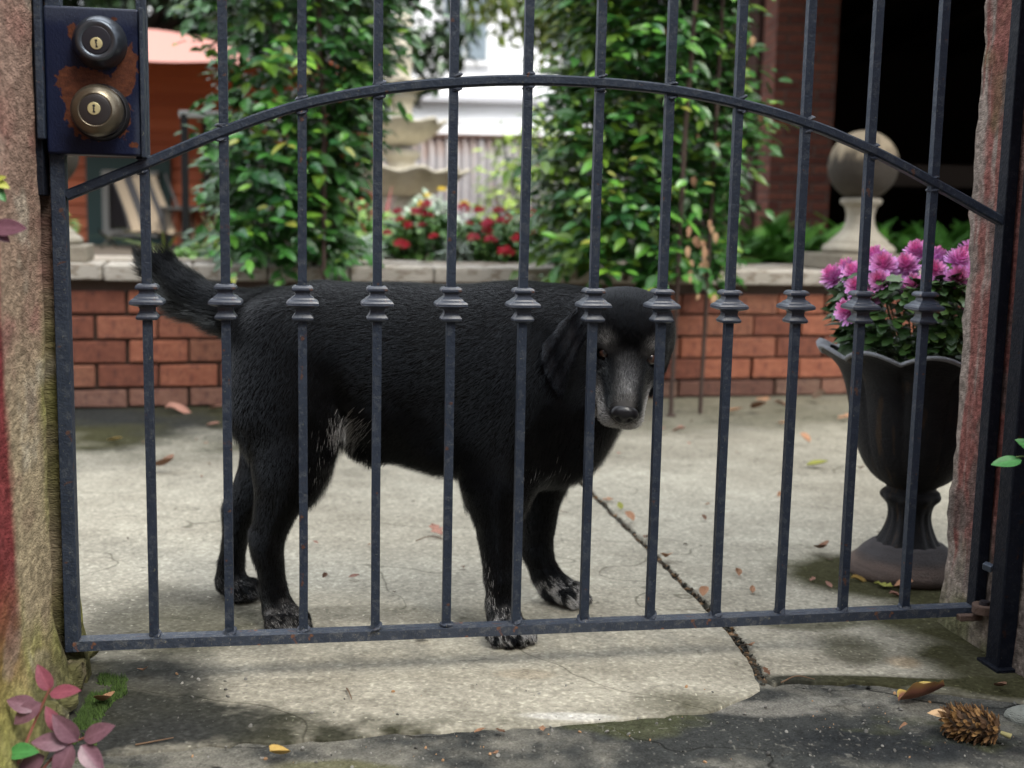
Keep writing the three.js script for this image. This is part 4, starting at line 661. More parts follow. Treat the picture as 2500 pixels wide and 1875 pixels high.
// ---------------------------------------------------------------- cast iron urn with chrysanthemums
const UP3 = new THREE.Vector3(0, 1, 0);
{
  const urnTex = tex(512, 512, (u, v) => { const n = fbm(u * 20, v * 14, 4), st = fbm(u * 60, v * 6, 3); let c = mix3([0.007, 0.007, 0.009], [0.014, 0.014, 0.015], n); c = mix3(c, [0.05, 0.03, 0.015], 0.6 * sstep(0.62, 0.8, st)); return c; });
  const footTex = tex(256, 256, (u, v) => { const n = fbm(u * 14, v * 14, 4); const c = mix3([0.05, 0.034, 0.028], [0.13, 0.09, 0.07], n); return mix3(c, [0.035, 0.038, 0.045], 0.7 * sstep(0.5, 0.7, v)); });
  const um = mat(null, 0.6, { physical: true, specularIntensity: 0.35, map: urnTex, bumpMap: rep(stuccoBump, 2), bumpScale: 0.0015 }), fm = mat(null, 0.85, { map: footTex, bumpMap: rep(stuccoBump, 2), bumpScale: 0.003 });
  const U = thing('garden_urn', 'black cast iron urn with a scalloped rim on a rusty fluted foot', 'urn', [0.805, 0, -2.365], 0.12);
  function turned(pts, n, mod) { const g = lathe(pts, n), p = g.attributes.position; for (let i = 0; i < p.count; i++) { const x = p.getX(i), y = p.getY(i), z = p.getZ(i), a = Math.atan2(z, x), r = Math.hypot(x, z), [k, dy] = mod(a, y, r); p.setXYZ(i, x * k, y + dy, z * k); } g.computeVertexNormals(); return g; }
  const smooth = (pts, n) => { const c = new THREE.CatmullRomCurve3(pts.map(([a, b]) => new THREE.Vector3(a, b, 0))); return c.getPoints(n).map((q) => [Math.max(0, q.x), q.y]); };
  part('foot', turned(smooth([[0.001, 0.0], [0.108, 0.0], [0.117, 0.006], [0.119, 0.016], [0.112, 0.026], [0.100, 0.036], [0.090, 0.048], [0.078, 0.058], [0.066, 0.066], [0.001, 0.067]], 40), 96, (a, y, r) => [1 + 0.016 * Math.sin(a * 10) * sstep(0.02, 0.05, y) + 0.02 * (fbm(a * 6, y * 60, 3) - 0.5), 0]), fm, U);
  part('stem', turned(smooth([[0.066, 0.060], [0.056, 0.075], [0.046, 0.098], [0.041, 0.122], [0.045, 0.142], [0.050, 0.150], [0.056, 0.158], [0.058, 0.166], [0.054, 0.172], [0.048, 0.176], [0.050, 0.186]], 40), 96, (a, y) => [1 + 0.035 * Math.sin(a * 14) * sstep(0.15, 0.12, y) + 0.045 * Math.sin(a * 9 + 1) * Math.exp(-(((y - 0.160) / 0.008) ** 2)), 0]), um, U);
  const lob = (a) => Math.abs(Math.cos(a * 5));
  part('bowl', turned([...smooth([[0.048, 0.182], [0.075, 0.200], [0.098, 0.228], [0.114, 0.265], [0.124, 0.305], [0.132, 0.345], [0.141, 0.382], [0.154, 0.412], [0.176, 0.437], [0.196, 0.450]], 44), [0.199, 0.4535], [0.196, 0.456], [0.176, 0.446], [0.155, 0.425], [0.140, 0.400], [0.128, 0.36]], 160, (a, y) => { const t = sstep(0.19, 0.45, y); return [1 - 0.055 * (1 - Math.pow(lob(a), 0.6)) * (0.25 + 0.75 * t) + 0.02 * t * lob(a), 0.018 * (lob(a) - 0.5) * sstep(0.40, 0.455, y)]; }), um, U);
  part('rim', turned([[0.1935, 0.4480], [0.1985, 0.4500], [0.2005, 0.4535], [0.1975, 0.4570], [0.185, 0.4520], [0.173, 0.4450]], 160, (a, y) => [1 - 0.055 * (1 - Math.pow(lob(a), 0.6)) + 0.02 * lob(a), 0.018 * (lob(a) - 0.5)]), mat([0.30, 0.31, 0.33], 0.55, { bumpMap: rep(stuccoBump, 2), bumpScale: 0.002 }), U);
  part('soil', jitter(new THREE.CircleGeometry(0.148, 40).rotateX(-Math.PI / 2).translate(0, 0.418, 0), 0.004, 50, 3), mat([0.11, 0.06, 0.035], 0.95), U);

  const C = thing('chrysanthemum', 'bushy chrysanthemum with pink pompon blooms growing in the black urn', 'flower plant', [0.805, 0.418, -2.365]);
  const r = rng(61);
  // pompon bloom: layered petals, redder towards the heart
  const petal = leafGeo({ w: 0.30, fold: 0.25, curl: -0.1, n: 3, shape: (t) => Math.pow(Math.sin(Math.PI * Math.min(0.98, 0.12 + t * 0.78)), 0.6), thick: 0.03 });
  function bloom(seed) { const q = rng(seed), gs = [], cs = []; const rows = [[20, 1.62, 0.036], [22, 1.36, 0.037], [20, 1.10, 0.036], [18, 0.84, 0.034], [14, 0.56, 0.030], [8, 0.26, 0.024]];
    rows.forEach(([n, tilt, L], k) => { for (let i = 0; i < n; i++) { const a = (i + (k % 2) / 2) / n * 6.283 + (q() - 0.5) * 0.25, t = tilt + (q() - 0.5) * 0.22, l = L * (0.82 + 0.3 * q()) * 0.62; const dir = new THREE.Vector3(Math.cos(a) * Math.sin(t), Math.cos(t), Math.sin(a) * Math.sin(t)), nn = new THREE.Vector3(-Math.cos(a) * Math.cos(t), Math.sin(t), -Math.sin(a) * Math.cos(t));
      const g = clean(petal.clone().applyMatrix4(aim(new THREE.Vector3(0, 0.004 * k * 0.6, 0), dir, nn, l))); const c = mix3([0.84, 0.25, 0.68], [0.78, 0.12, 0.36], k / 5), cc = new Float32Array(g.attributes.position.count * 3), sh = 0.8 + 0.4 * q(); for (let j = 0; j < cc.length; j += 3) { const tip = g.attributes.uv.getY(j / 3); const m = mix3([c[0] * 0.8, c[1] * 0.6, c[2] * 0.75], [Math.min(0.8, c[0] * 1.12), c[1] * 1.9, c[2] * 1.25], tip); cc.set([m[0] * sh, m[1] * sh, m[2] * sh], j); } g.setAttribute('color', new THREE.BufferAttribute(cc, 3)); gs.push(g); } });
    return mergeGeometries(gs); }
  const bl = [1, 2, 3].map(bloom), pm = mat([1, 1, 1], 0.75, { vertexColors: true });
  const spots = [[-0.149, 0.577, 0.07], [-0.165, 0.533, 0.08], [-0.14, 0.598, 0.02], [-0.100, 0.617, 0.06], [-0.060, 0.580, 0.11], [-0.055, 0.618, 0.05], [-0.030, 0.646, 0.03], [-0.014, 0.612, 0.09], [0.035, 0.632, 0.06], [0.053, 0.603, 0.10], [0.020, 0.598, 0.11], [0.045, 0.566, 0.12], [0.065, 0.638, 0.01], [-0.112, 0.593, 0.09], [-0.085, 0.632, -0.03], [0.0, 0.642, -0.05], [-0.135, 0.556, 0.09], [0.10, 0.61, 0.05], [0.12, 0.58, 0.08], [0.10, 0.645, -0.04], [-0.16, 0.59, -0.05], [-0.12, 0.60, -0.10], [0.05, 0.63, -0.11], [0.14, 0.60, -0.04], [0.150, 0.55, 0.06]];
  const stems = [];
  for (const [x, y, z] of spots) { const o = part('bloom', bl[Math.floor(r() * 3)], pm, C); o.position.set(x, y - 0.418 - 0.004, z); const d = new THREE.Vector3(x, 0.16, z + 0.05).normalize().addScaledVector(rv(r), 0.2).normalize(); o.quaternion.setFromUnitVectors(UP3, d); o.scale.setScalar(1.08 + 0.26 * r()); stems.push(tube([[x * 0.25, 0, z * 0.25], [x * 0.7, (y - 0.418) * 0.5, z * 0.7], [x, y - 0.424, z]], 0.0016, 5, 6)); }
  for (let i = 0; i < 20; i++) { const a = r() * 6.28; stems.push(tube([[Math.cos(a) * 0.03, 0, Math.sin(a) * 0.03], [Math.cos(a) * 0.1, 0.05, Math.sin(a) * 0.1], [Math.cos(a) * 0.14, 0.1 + r() * 0.05, Math.sin(a) * 0.14]], 0.0014, 5, 6)); }
  part('stem', merge(stems), mat([0.06, 0.10, 0.03], 0.7), C);
  const lf = leafGeo({ w: 0.62, fold: 0.1, curl: 0.2, n: 6, shape: (t) => Math.pow(Math.sin(Math.PI * t), 0.7) * (0.75 + 0.35 * Math.abs(Math.sin(t * 9.5))) });
  const lm = [[0.035, 0.085, 0.018], [0.05, 0.115, 0.025], [0.025, 0.065, 0.015], [0.075, 0.14, 0.03]].map((c) => mat(c, 0.42));
  const all = [];
  for (let i = 0; i < 1500; i++) { const a = r() * 6.283, h = 0.01 + r() * 0.175, R = (0.10 + 0.065 * Math.sin(Math.PI * clamp(h / 0.24))) * Math.sqrt(0.35 + 0.65 * r()); const p = new THREE.Vector3(Math.cos(a) * R, h, Math.sin(a) * R); const d = new THREE.Vector3(p.x, (r() - 0.55) * 0.12, p.z).normalize().addScaledVector(rv(r), 0.5); all.push([p, d, 0.028 + r() * 0.016]); }
  all.sort((a, b) => (b[0].z - b[0].x * 0.3 + b[0].length() * 0.3) - (a[0].z - a[0].x * 0.3 + a[0].length() * 0.3));
  all.slice(0, 220).forEach(([p, d, s]) => { const o = part('leaf', lf, lm[Math.floor(r() * 4)], C); o.applyMatrix4(aim(p, d, new THREE.Vector3((r() - 0.5) * 0.7, 1, 0.35 + (r() - 0.5) * 0.6), s)); });
  stuffPart('inner_leaves', instances(thinLeaf(0.6), mat([1, 1, 1], 0.5), all.slice(220).map(([p, d, s]) => aim(p, d, new THREE.Vector3(r() - 0.5, 1, r() - 0.3), s)), all.slice(220).map(() => { const k = 0.6 + r() * 0.7; return col(0.035 * k, 0.08 * k, 0.02 * k); })), C);
}

// ---------------------------------------------------------------- fallen leaves, seed cone, stones on the ground
{
  const r = rng(77);
  const shapes = [
    leafGeo({ w: 0.5, fold: 0.5, curl: -0.25, n: 7, thick: 0.03 }),
    leafGeo({ w: 0.85, fold: 0.7, curl: -0.5, n: 6, shape: (t) => Math.pow(Math.sin(Math.PI * t), 0.6), thick: 0.03 }),
    leafGeo({ w: 0.38, fold: 0.9, curl: 0.4, n: 7, wave: 0.04, thick: 0.03 }),
    leafGeo({ w: 0.6, fold: 0.35, curl: -0.1, n: 7, wave: 0.05, shape: (t) => Math.pow(Math.sin(Math.PI * t), 0.7) * (0.8 + 0.3 * Math.sin(t * 19)), thick: 0.03 }),
  ];
  const tones = { tan: [0.46, 0.24, 0.13], brown: [0.20, 0.095, 0.05], pink: [0.42, 0.21, 0.15], yellow: [0.52, 0.34, 0.09], green: [0.30, 0.30, 0.05], dark: [0.10, 0.06, 0.035] };
  const lmats = Object.fromEntries(Object.entries(tones).map(([k, c]) => [k, mat(c, 0.7, { bumpMap: rep(stuccoBump, 0.4), bumpScale: 0.002 })]));
  const leaf = (x, z, L, tone, sh, label, rot, group) => { const o = new THREE.Mesh(shapes[sh], lmats[tone]); o.scale.setScalar(L); o.rotation.set(0.1 + r() * 0.12, rot ?? r() * 6.28, (r() - 0.5) * 0.5); o.position.set(x, 0.010 * (L / 0.03) * 0.6 + 0.002, z); o.translateZ(-L / 2); o.position.y = 0.003 + L * (sh === 1 ? 0.26 : 0.14); top(o, 'fallen_leaf', label, 'leaf', group ?? 'fallen leaves on the concrete'); return o; };
  leaf(-0.548, -1.741, 0.019, 'tan', 1, 'small curled tan leaf beside the foot of the left pillar, under the gate corner');
  leaf(-0.566, -1.615, 0.033, 'tan', 1, 'cupped pinkish tan leaf lying on the black stain by the left pillar', 0.9);
  leaf(-0.286, -1.462, 0.030, 'yellow', 1, 'pale yellow cupped leaf on the dark pavement at the bottom edge');
  leaf(-0.137, -1.914, 0.028, 'yellow', 0, 'yellow oval leaf just under the bottom rail, left of the paw', 1.5);
  leaf(-0.159, -2.569, 0.050, 'pink', 3, 'crumpled brownish leaf on the open concrete under the dog’s belly');
  leaf(-0.926, -3.157, 0.062, 'brown', 1, 'reddish brown curled leaf between the first two gate bars', 1.2);
  leaf(-1.19, -3.555, 0.046, 'yellow', 0, 'yellow oval leaf on the mildewed concrete near the left end of the wall', 1.4);
  leaf(-0.966, -3.842, 0.050, 'pink', 0, 'tan leaf on the dark stain behind the second gate bar', 1.3);
  leaf(-1.155, -4.13, 0.10, 'pink', 2, 'long tan leaf at the foot of the brick wall, left of the second bar', 1.5);
  leaf(-1.035, -4.17, 0.062, 'pink', 0, 'small tan leaf at the foot of the brick wall by the second bar', 1.2);
  leaf(0.905, -4.382, 0.062, 'brown', 1, 'brown curled leaf on the grey slab between bar nine and bar ten', 0.8);
  leaf(1.046, -4.60, 0.058, 'brown', 2, 'brown leaf leaning at the wall foot beside the tenth bar', 1.3);
  leaf(0.985, -4.66, 0.055, 'tan', 3, 'tan crumpled leaf at the wall foot, left of the tenth bar', 1.4);
  leaf(0.881, -3.394, 0.060, 'green', 0, 'yellow green leaf lying flat on the open concrete left of the urn', 1.5);
  leaf(1.194, -4.25, 0.06, 'tan', 3, 'tan leaf on the grey slab beside the urn bowl');
  leaf(1.206, -4.68, 0.055, 'dark', 1, 'dark brown leaf on the grey slab against the wall, nearest the urn');
  leaf(0.933, -3.76, 0.040, 'tan', 1, 'small tan leaf on the slab joint behind the tenth bar');
  leaf(0.941, -4.119, 0.046, 'tan', 0, 'flat orange tan leaf on the grey slab behind the tenth bar');
  leaf(1.0, -3.362, 0.028, 'brown', 1, 'tiny brown leaf on the concrete against the urn bowl’s edge');
  leaf(0.666, -2.49, 0.040, 'brown', 1, 'cupped brown leaf on the black stain left of the urn foot', 0.4);
  leaf(0.695, -2.30, 0.036, 'yellow', 2, 'narrow curled yellow leaf left of the urn foot behind the eleventh bar', 1.3);
  leaf(0.728, -2.258, 0.040, 'green', 3, 'olive green leaf propped against the front of the urn foot', 0.8);
  leaf(0.758, -2.235, 0.034, 'tan', 1, 'rounded tan leaf in front of the urn foot beside the last bar', 1.2);
  leaf(0.738, -2.21, 0.028, 'pink', 2, 'long pinkish leaf in front of the urn foot', 1.5);
  leaf(0.62, -2.252, 0.02, 'pink', 0, 'tiny pink leaf on the black stain between the tenth and eleventh bars');
  leaf(0.598, -2.29, 0.018, 'pink', 3, 'small pale leaf by the tenth bar at the edge of the stain');
  leaf(0.464, -2.209, 0.022, 'tan', 0, 'small orange leaf on the concrete right of the ninth bar');
  leaf(0.245, -2.93, 0.030, 'tan', 3, 'crumpled tan leaf at the slab joint under the dog’s muzzle');
  leaf(0.268, -2.845, 0.030, 'green', 0, 'yellow green leaf in the slab joint just below the muzzle');
  leaf(0.279, -2.72, 0.028, 'tan', 1, 'tan leaf in the slab joint left of the eighth bar');
  leaf(0.302, -2.586, 0.030, 'brown', 2, 'narrow brown leaf in the slab joint against the eighth bar');
  leaf(0.325, -2.408, 0.030, 'tan', 1, 'tan leaf in the slab joint right of the eighth bar');
  leaf(0.367, -2.172, 0.022, 'tan', 1, 'tan folded leaf in the slab joint above the bottom rail');
  leaf(0.39, -2.02, 0.020, 'pink', 0, 'small leaf in the slab joint just above the bottom rail by bar nine');
  leaf(0.402, -1.905, 0.018, 'tan', 1, 'orange leaf in the slab joint below the bottom rail', 0.2);
  leaf(0.405, -1.794, 0.020, 'brown', 3, 'crumpled brown leaf at the front end of the slab joint');
  leaf(0.56, -1.61, 0.014, 'tan', 2, 'tiny orange husk on the dark pavement left of the seed cone');
  leaf(-0.034, -1.556, 0.016, 'tan', 0, 'left one of the orange leaf scraps at the broken slab edge');
  leaf(-0.006, -1.562, 0.016, 'brown', 3, 'brown leaf scrap touching the broken slab edge');
  leaf(0.052, -1.572, 0.016, 'tan', 3, 'right one of the orange leaf scraps at the broken slab edge');
  leaf(-0.012, -1.486, 0.012, 'tan', 1, 'tiny orange leaf on the pavement below the paw');
  leaf(0.75, -1.75, 0.02, 'brown', 1, 'brown leaf caught at the foot of the right pillar');
  leaf(-0.296, -2.244, 0.022, 'pink', 0, 'pale leaf scrap on the concrete between the third and fourth bars');
  leaf(0.127, -2.944, 0.022, 'pink', 3, 'pale leaf scrap on the concrete right of the far foreleg');
  leaf(0.285, -3.60, 0.052, 'brown', 1, 'brown leaf on the concrete just right of the dog’s chin');
  leaf(-0.09, -2.33, 0.02, 'brown', 2, 'thin brown leaf scrap on the concrete left of the near foreleg');
  leaf(0.813, -4.35, 0.06, 'tan', 0, 'tan leaf on the grey slab right of the trellis foot');
  leaf(0.56, -3.98, 0.045, 'pink', 2, 'narrow pink leaf by the foot of the trellis rod');
  for (let i = 0; i < 46; i++) { const x = lerp(-1.4, 1.25, r()), z = lerp(-4.3, -2.1, r()); leaf(x, z, 0.007 + 0.010 * r(), ['tan', 'pink', 'brown', 'dark'][Math.floor(r() * 4)], Math.floor(r() * 4), 'tiny dry leaf crumb on the pale concrete of the patio', undefined, 'tiny leaf crumbs on the patio'); }
  { // big curled leaf with a torn yellow edge
    const g = leafGeo({ w: 0.62, fold: 0.75, curl: -0.25, n: 14, wave: 0.05, shape: (t) => Math.pow(Math.sin(Math.PI * Math.pow(t, 0.9)), 0.6) * (0.82 + 0.25 * Math.pow(Math.abs(Math.sin(t * 7.5)), 2)), thick: 0.012 });
    const p = g.attributes.position, u = g.attributes.uv, cc = new Float32Array(p.count * 3); for (let i = 0; i < p.count; i++) { const e = Math.abs(u.getX(i) - 0.5) * 2, n = fbm(u.getX(i) * 9, u.getY(i) * 9, 3); const c = mix3([0.20, 0.075, 0.045], [0.50, 0.36, 0.07], sstep(0.55, 1.0, e * (u.getX(i) > 0.5 ? 1 : 0.75) + 0.4 * (n - 0.5))); cc.set(c, i * 3); }
    g.setAttribute('color', new THREE.BufferAttribute(cc, 3));
    const o = new THREE.Mesh(g, mat([1, 1, 1], 0.6, { vertexColors: true })); o.scale.setScalar(0.078); o.position.set(0.578, 0.008, -1.693); o.rotation.set(-0.22, 1.75, -0.30); top(o, 'fallen_leaf', 'largest curled brown leaf with a torn yellow edge on the pavement at lower right', 'leaf', 'fallen leaves on the concrete');
  }
  { // seed cone
    const c = thing('seed_cone', 'shaggy brown magnolia seed cone lying on the dark pavement', 'seed cone', [0.648, 0.016, -1.588], -0.5); c.scale.set(0.9, 0.8, 0.9);
    const core = new THREE.SphereGeometry(1, 24, 16).scale(0.040, 0.021, 0.022); part('core', jitter(core, 0.002, 60), mat([0.05, 0.03, 0.015], 0.9), c);
    const sg = [0, 1, 2].map((k) => leafGeo({ w: 0.55, fold: 0.5, curl: -0.35 - 0.1 * k, n: 4, wave: 0.06, thick: 0.05 })), sm = [[0.15, 0.075, 0.025], [0.25, 0.135, 0.045], [0.07, 0.033, 0.012]].map((q) => mat(q, 0.7)); let n = 0;
    for (let k = 0; k < 15; k++) for (let i = 0; i < 13; i++) { const t = (k + 0.5) / 15, x = lerp(-0.040, 0.040, t), R = Math.sqrt(Math.max(0.02, 1 - (x / 0.042) ** 2)) * 0.021, a = (i + (k % 2) / 2) / 13 * 6.283 + (r() - 0.5) * 0.3; const p = new THREE.Vector3(x, Math.cos(a) * R, Math.sin(a) * R), nn = new THREE.Vector3(x * 6, Math.cos(a), Math.sin(a)).normalize(); const d = nn.clone().multiplyScalar(0.62).add(new THREE.Vector3(-0.85, 0, 0)).addScaledVector(rv(r), 0.28); const o = part('scale', sg[n++ % 3], sm[Math.floor(r() * 3)], c); o.applyMatrix4(aim(p, d, nn, 0.0125 + 0.006 * r())); }
    const st = new THREE.CylinderGeometry(0.0035, 0.005, 0.016, 8).rotateZ(Math.PI / 2 - 0.2).translate(0.048, -0.004, 0.002); part('stub', st, mat([0.25, 0.22, 0.09], 0.8), c);
    const o = part('dry_bract', leafGeo({ w: 0.65, fold: 0.6, curl: 0.25, n: 6, thick: 0.03 }), mat([0.52, 0.34, 0.18], 0.7), c); o.applyMatrix4(aim(new THREE.Vector3(-0.036, 0.006, 0.006), new THREE.Vector3(-1, 0.28, 0.1), new THREE.Vector3(0.2, 1, 0.4), 0.030));
  }
  const st = jitter(new THREE.IcosahedronGeometry(1, 4), 0.16, 1.3, 4).scale(0.035, 0.016, 0.028);
  top(new THREE.Mesh(st, mat([0.22, 0.23, 0.20], 0.85, { bumpMap: rep(stuccoBump, 0.6), bumpScale: 0.003 })), 'stone', 'flat grey stone at the foot of the right pillar in the lower right corner', 'stone').position.set(0.758, 0.0, -1.655);
  const twig = (pts, label) => top(new THREE.Mesh(tube(pts, (t) => 0.0013 * (1 - 0.5 * t), 5), mat([0.13, 0.075, 0.04], 0.8)), 'twig', label, 'twig');
  twig([[0.42, 0.004, -1.758], [0.445, 0.012, -1.766], [0.475, 0.005, -1.772]], 'orange twig lying across the joint at the broken slab corner');
  twig([[0.05, 0.004, -2.80], [0.09, 0.008, -2.82], [0.14, 0.004, -2.80]], 'thin dark twig on the concrete right of the far foreleg');
  twig([[-0.20, 0.004, -2.52], [-0.17, 0.008, -2.545], [-0.135, 0.004, -2.535]], 'thin twig beside the crumpled leaf under the belly');
  twig([[-0.235, 0.004, -1.70], [-0.23, 0.006, -1.685], [-0.222, 0.004, -1.66]], 'short dark twig on the slab in front of the gate');
  twig([[-0.485, 0.002, -1.50], [-0.44, 0.004, -1.52]], 'pale grass stalk on the black stain by the left pillar');
}

// ---------------------------------------------------------------- sprigs that reach into the picture at both sides
const bush = { g: [leafGeo({ w: 0.52, fold: 0.22, curl: 0.12, n: 8, thick: 0.01 }), leafGeo({ w: 0.58, fold: 0.3, curl: 0.2, n: 8, thick: 0.01 }), leafGeo({ w: 0.46, fold: 0.15, curl: 0.05, n: 8, thick: 0.01 })] };
{
  const leafTex = (c0, c1) => tex(128, 128, (u, v) => { const m = Math.abs(u - 0.5), vein = Math.exp(-((m / 0.02) ** 2)) + 0.5 * Math.exp(-(((((v * 7 - m * 3.2) % 1 + 1) % 1 - 0.5) / 0.07) ** 2)); const n = fbm(u * 6, v * 8, 3); return mix3(mix3(c0, c1, n), [c1[0] * 1.5, c1[1] * 1.5, c1[2] * 1.5], 0.4 * clamp(vein)); });
  const purple = mat(null, 0.45, { map: leafTex([0.10, 0.045, 0.062], [0.19, 0.095, 0.125]) }), rose = mat(null, 0.45, { map: leafTex([0.15, 0.035, 0.055], [0.25, 0.075, 0.10]) }), green = mat(null, 0.4, { map: leafTex([0.03, 0.12, 0.03], [0.06, 0.22, 0.06]) }), lime = mat(null, 0.45, { map: leafTex([0.30, 0.34, 0.05], [0.40, 0.42, 0.08]) });
  const stemM = mat([0.22, 0.07, 0.05], 0.7);
  const S1 = thing('purple_shrub', 'purple leaved shrub sprigs in front of the left pillar at the lower corner', 'shrub', [-0.62, 0, -1.36]);
  const b = (x, y, z) => new THREE.Vector3(x + 0.62, y, z + 1.36);
  const lf = (p, d, n, s, m, k) => part('leaf', bush.g[k % 3], m, S1).applyMatrix4(aim(b(...p), new THREE.Vector3(...d), new THREE.Vector3(...n), s));
  part('stem', merge([tube([b(-0.60, -0.02, -1.32), b(-0.575, 0.05, -1.35), b(-0.560, 0.095, -1.37), b(-0.545, 0.13, -1.375)], (t) => 0.0024 - 0.001 * t, 6), tube([b(-0.60, -0.01, -1.33), b(-0.56, 0.025, -1.35), b(-0.525, 0.062, -1.36), b(-0.500, 0.075, -1.36)], (t) => 0.0022 - 0.001 * t, 6), tube([b(-0.60, -0.03, -1.32), b(-0.56, -0.0, -1.34), b(-0.53, 0.012, -1.345)], (t) => 0.002 - 0.001 * t, 6)]), stemM, S1);
  // upper spray
  lf([-0.545, 0.126, -1.375], [-0.35, 0.9, 0.1], [0.4, 0.1, 0.9], 0.036, rose, 0); lf([-0.545, 0.124, -1.372], [1, 0.22, 0.2], [-0.1, 0.75, 0.6], 0.042, rose, 2); lf([-0.555, 0.112, -1.372], [-0.75, -0.5, 0.3], [0.1, 0.6, 0.8], 0.04, purple, 1); lf([-0.560, 0.105, -1.372], [-1, 0.35, 0.1], [0.1, 0.6, 0.8], 0.038, purple, 1);
  // middle rosette
  const mz = -1.352;
  lf([-0.498, 0.076, mz], [0.9, 0.55, 0.2], [-0.3, 0.5, 0.8], 0.044, purple, 0); lf([-0.505, 0.074, mz], [-0.55, 0.75, 0.25], [0.3, 0.0, 0.95], 0.044, purple, 1); lf([-0.500, 0.071, mz + 0.004], [0.65, -0.55, 0.35], [0.2, 0.5, 0.85], 0.042, purple, 1); lf([-0.512, 0.070, mz], [-0.35, -0.8, 0.4], [0.0, 0.45, 0.9], 0.046, purple, 1); lf([-0.515, 0.072, mz], [-0.95, 0.1, 0.2], [0, 0.6, 0.8], 0.044, purple, 0); lf([-0.53, 0.08, mz - 0.01], [-0.3, 0.6, 0.0], [0.3, 0.4, 0.9], 0.036, rose, 2); lf([-0.545, 0.055, mz], [-0.8, -0.5, 0.2], [0, 0.5, 0.9], 0.04, purple, 1);
  // lower rosette
  const lz = -1.335;
  lf([-0.515, 0.014, lz], [0.95, 0.3, 0.2], [-0.2, 0.7, 0.7], 0.054, rose, 0); lf([-0.518, 0.010, lz + 0.004], [0.1, -0.85, 0.5], [0.0, 0.5, 0.85], 0.05, rose, 1); lf([-0.525, 0.014, lz], [-0.7, 0.5, 0.2], [0.2, 0.4, 0.9], 0.044, rose, 0); lf([-0.528, 0.008, lz], [-0.95, -0.35, 0.3], [0, 0.7, 0.7], 0.044, rose, 1); lf([-0.51, 0.012, lz - 0.008], [0.4, 0.7, -0.2], [0, 0.5, 0.8], 0.03, purple, 2);
  // green leaves between
  lf([-0.585, 0.060, -1.345], [0.9, 0.25, 0.2], [0, 0.8, 0.6], 0.038, green, 1); lf([-0.575, 0.030, -1.335], [1, 0.0, 0.1], [0, 0.8, 0.6], 0.045, green, 1); lf([-0.575, 0.034, -1.345], [0.6, -0.5, 0.2], [0, 0.5, 0.8], 0.04, green, 0);
  const S2 = thing('purple_shrub', 'upper pale purple leaf pair reaching in at the left edge', 'shrub', [-0.62, 0, -1.36]);
  const lf2 = (p, d, n, s, m, k) => part('leaf', bush.g[k % 3], m, S2).applyMatrix4(aim(b(...p), new THREE.Vector3(...d), new THREE.Vector3(...n), s));
  part('stem', tube([b(-0.70, 0.60, -1.36), b(-0.625, 0.655, -1.36), b(-0.585, 0.675, -1.36)], 0.0013, 5), stemM, S2);
  lf2([-0.588, 0.676, -1.36], [1, 0.0, 0.25], [0.1, 0.35, 0.9], 0.045, purple, 2); lf2([-0.588, 0.674, -1.36], [0.9, -0.55, 0.2], [0.1, 0.4, 0.9], 0.026, purple, 0); lf2([-0.59, 0.674, -1.362], [-0.4, -0.7, 0.2], [0.1, 0.4, 0.9], 0.04, purple, 0);
  const S3 = thing('shrub_shoot', 'small yellow green shoot at the left edge in front of the stucco pillar', 'shrub', [-0.62, 0, -1.36]);
  const lf3 = (p, d, n, s, m, k) => part('leaf', bush.g[k % 3], m, S3).applyMatrix4(aim(b(...p), new THREE.Vector3(...d), new THREE.Vector3(...n), s));
  part('stem', tube([b(-0.66, 0.70, -1.36), b(-0.60, 0.722, -1.36), b(-0.582, 0.727, -1.36)], 0.001, 5), stemM, S3);
  lf3([-0.583, 0.727, -1.36], [1, -0.35, 0.2], [0.1, 0.6, 0.8], 0.020, lime, 0); lf3([-0.586, 0.727, -1.36], [0.3, 1, 0.2], [0.1, 0.2, 0.9], 0.016, rose, 0); lf3([-0.588, 0.724, -1.36], [0.8, -0.7, 0.2], [0.1, 0.6, 0.8], 0.026, green, 1); lf3([-0.585, 0.727, -1.36], [0.8, 0.25, 0.1], [0.1, 0.6, 0.8], 0.018, lime, 2);
  // right edge
  const sprig = (label, base, leaves) => { const Q = thing('shrub_shoot', label, 'shrub', base); part('stem', tube([[0.15, -0.03, 0.0], [0.09, 0.006, 0], [0.04, 0.004, 0], [0.0, 0, 0]], 0.001, 5), mat([0.08, 0.12, 0.03], 0.7), Q); for (const [d, n, s, m, k, p] of leaves) part('leaf', bush.g[k], m, Q).applyMatrix4(aim(new THREE.Vector3(...(p ?? [0.02, 0.002, 0])), new THREE.Vector3(...d), new THREE.Vector3(...n), s)); };
  sprig('single green leaf over the hinge post, topmost at the right edge', [0.672, 0.679, -1.55], [[[-1, 0.05, 0.1], [0, 0.5, 0.9], 0.036, green, 0], [[-0.7, -0.25, 0.1], [0, 0.8, 0.6], 0.026, lime, 2]]);
  sprig('narrow green leaf at the right edge, middle one of three', [0.675, 0.563, -1.55], [[[-1, 0.02, 0.1], [0, 0.85, 0.5], 0.026, green, 2]]);
  sprig('pair of green leaves at the right edge, lowest of the three shoots', [0.662, 0.402, -1.55], [[[-1, -0.12, 0.1], [0, 0.8, 0.6], 0.042, green, 2, [0.008, -0.004, 0]], [[-0.7, 0.45, 0.1], [0.3, 0.6, 0.8], 0.036, green, 0, [0.028, 0.006, 0]], [[0.7, 0.3, 0.1], [0, 0.7, 0.6], 0.034, green, 1]]);
}
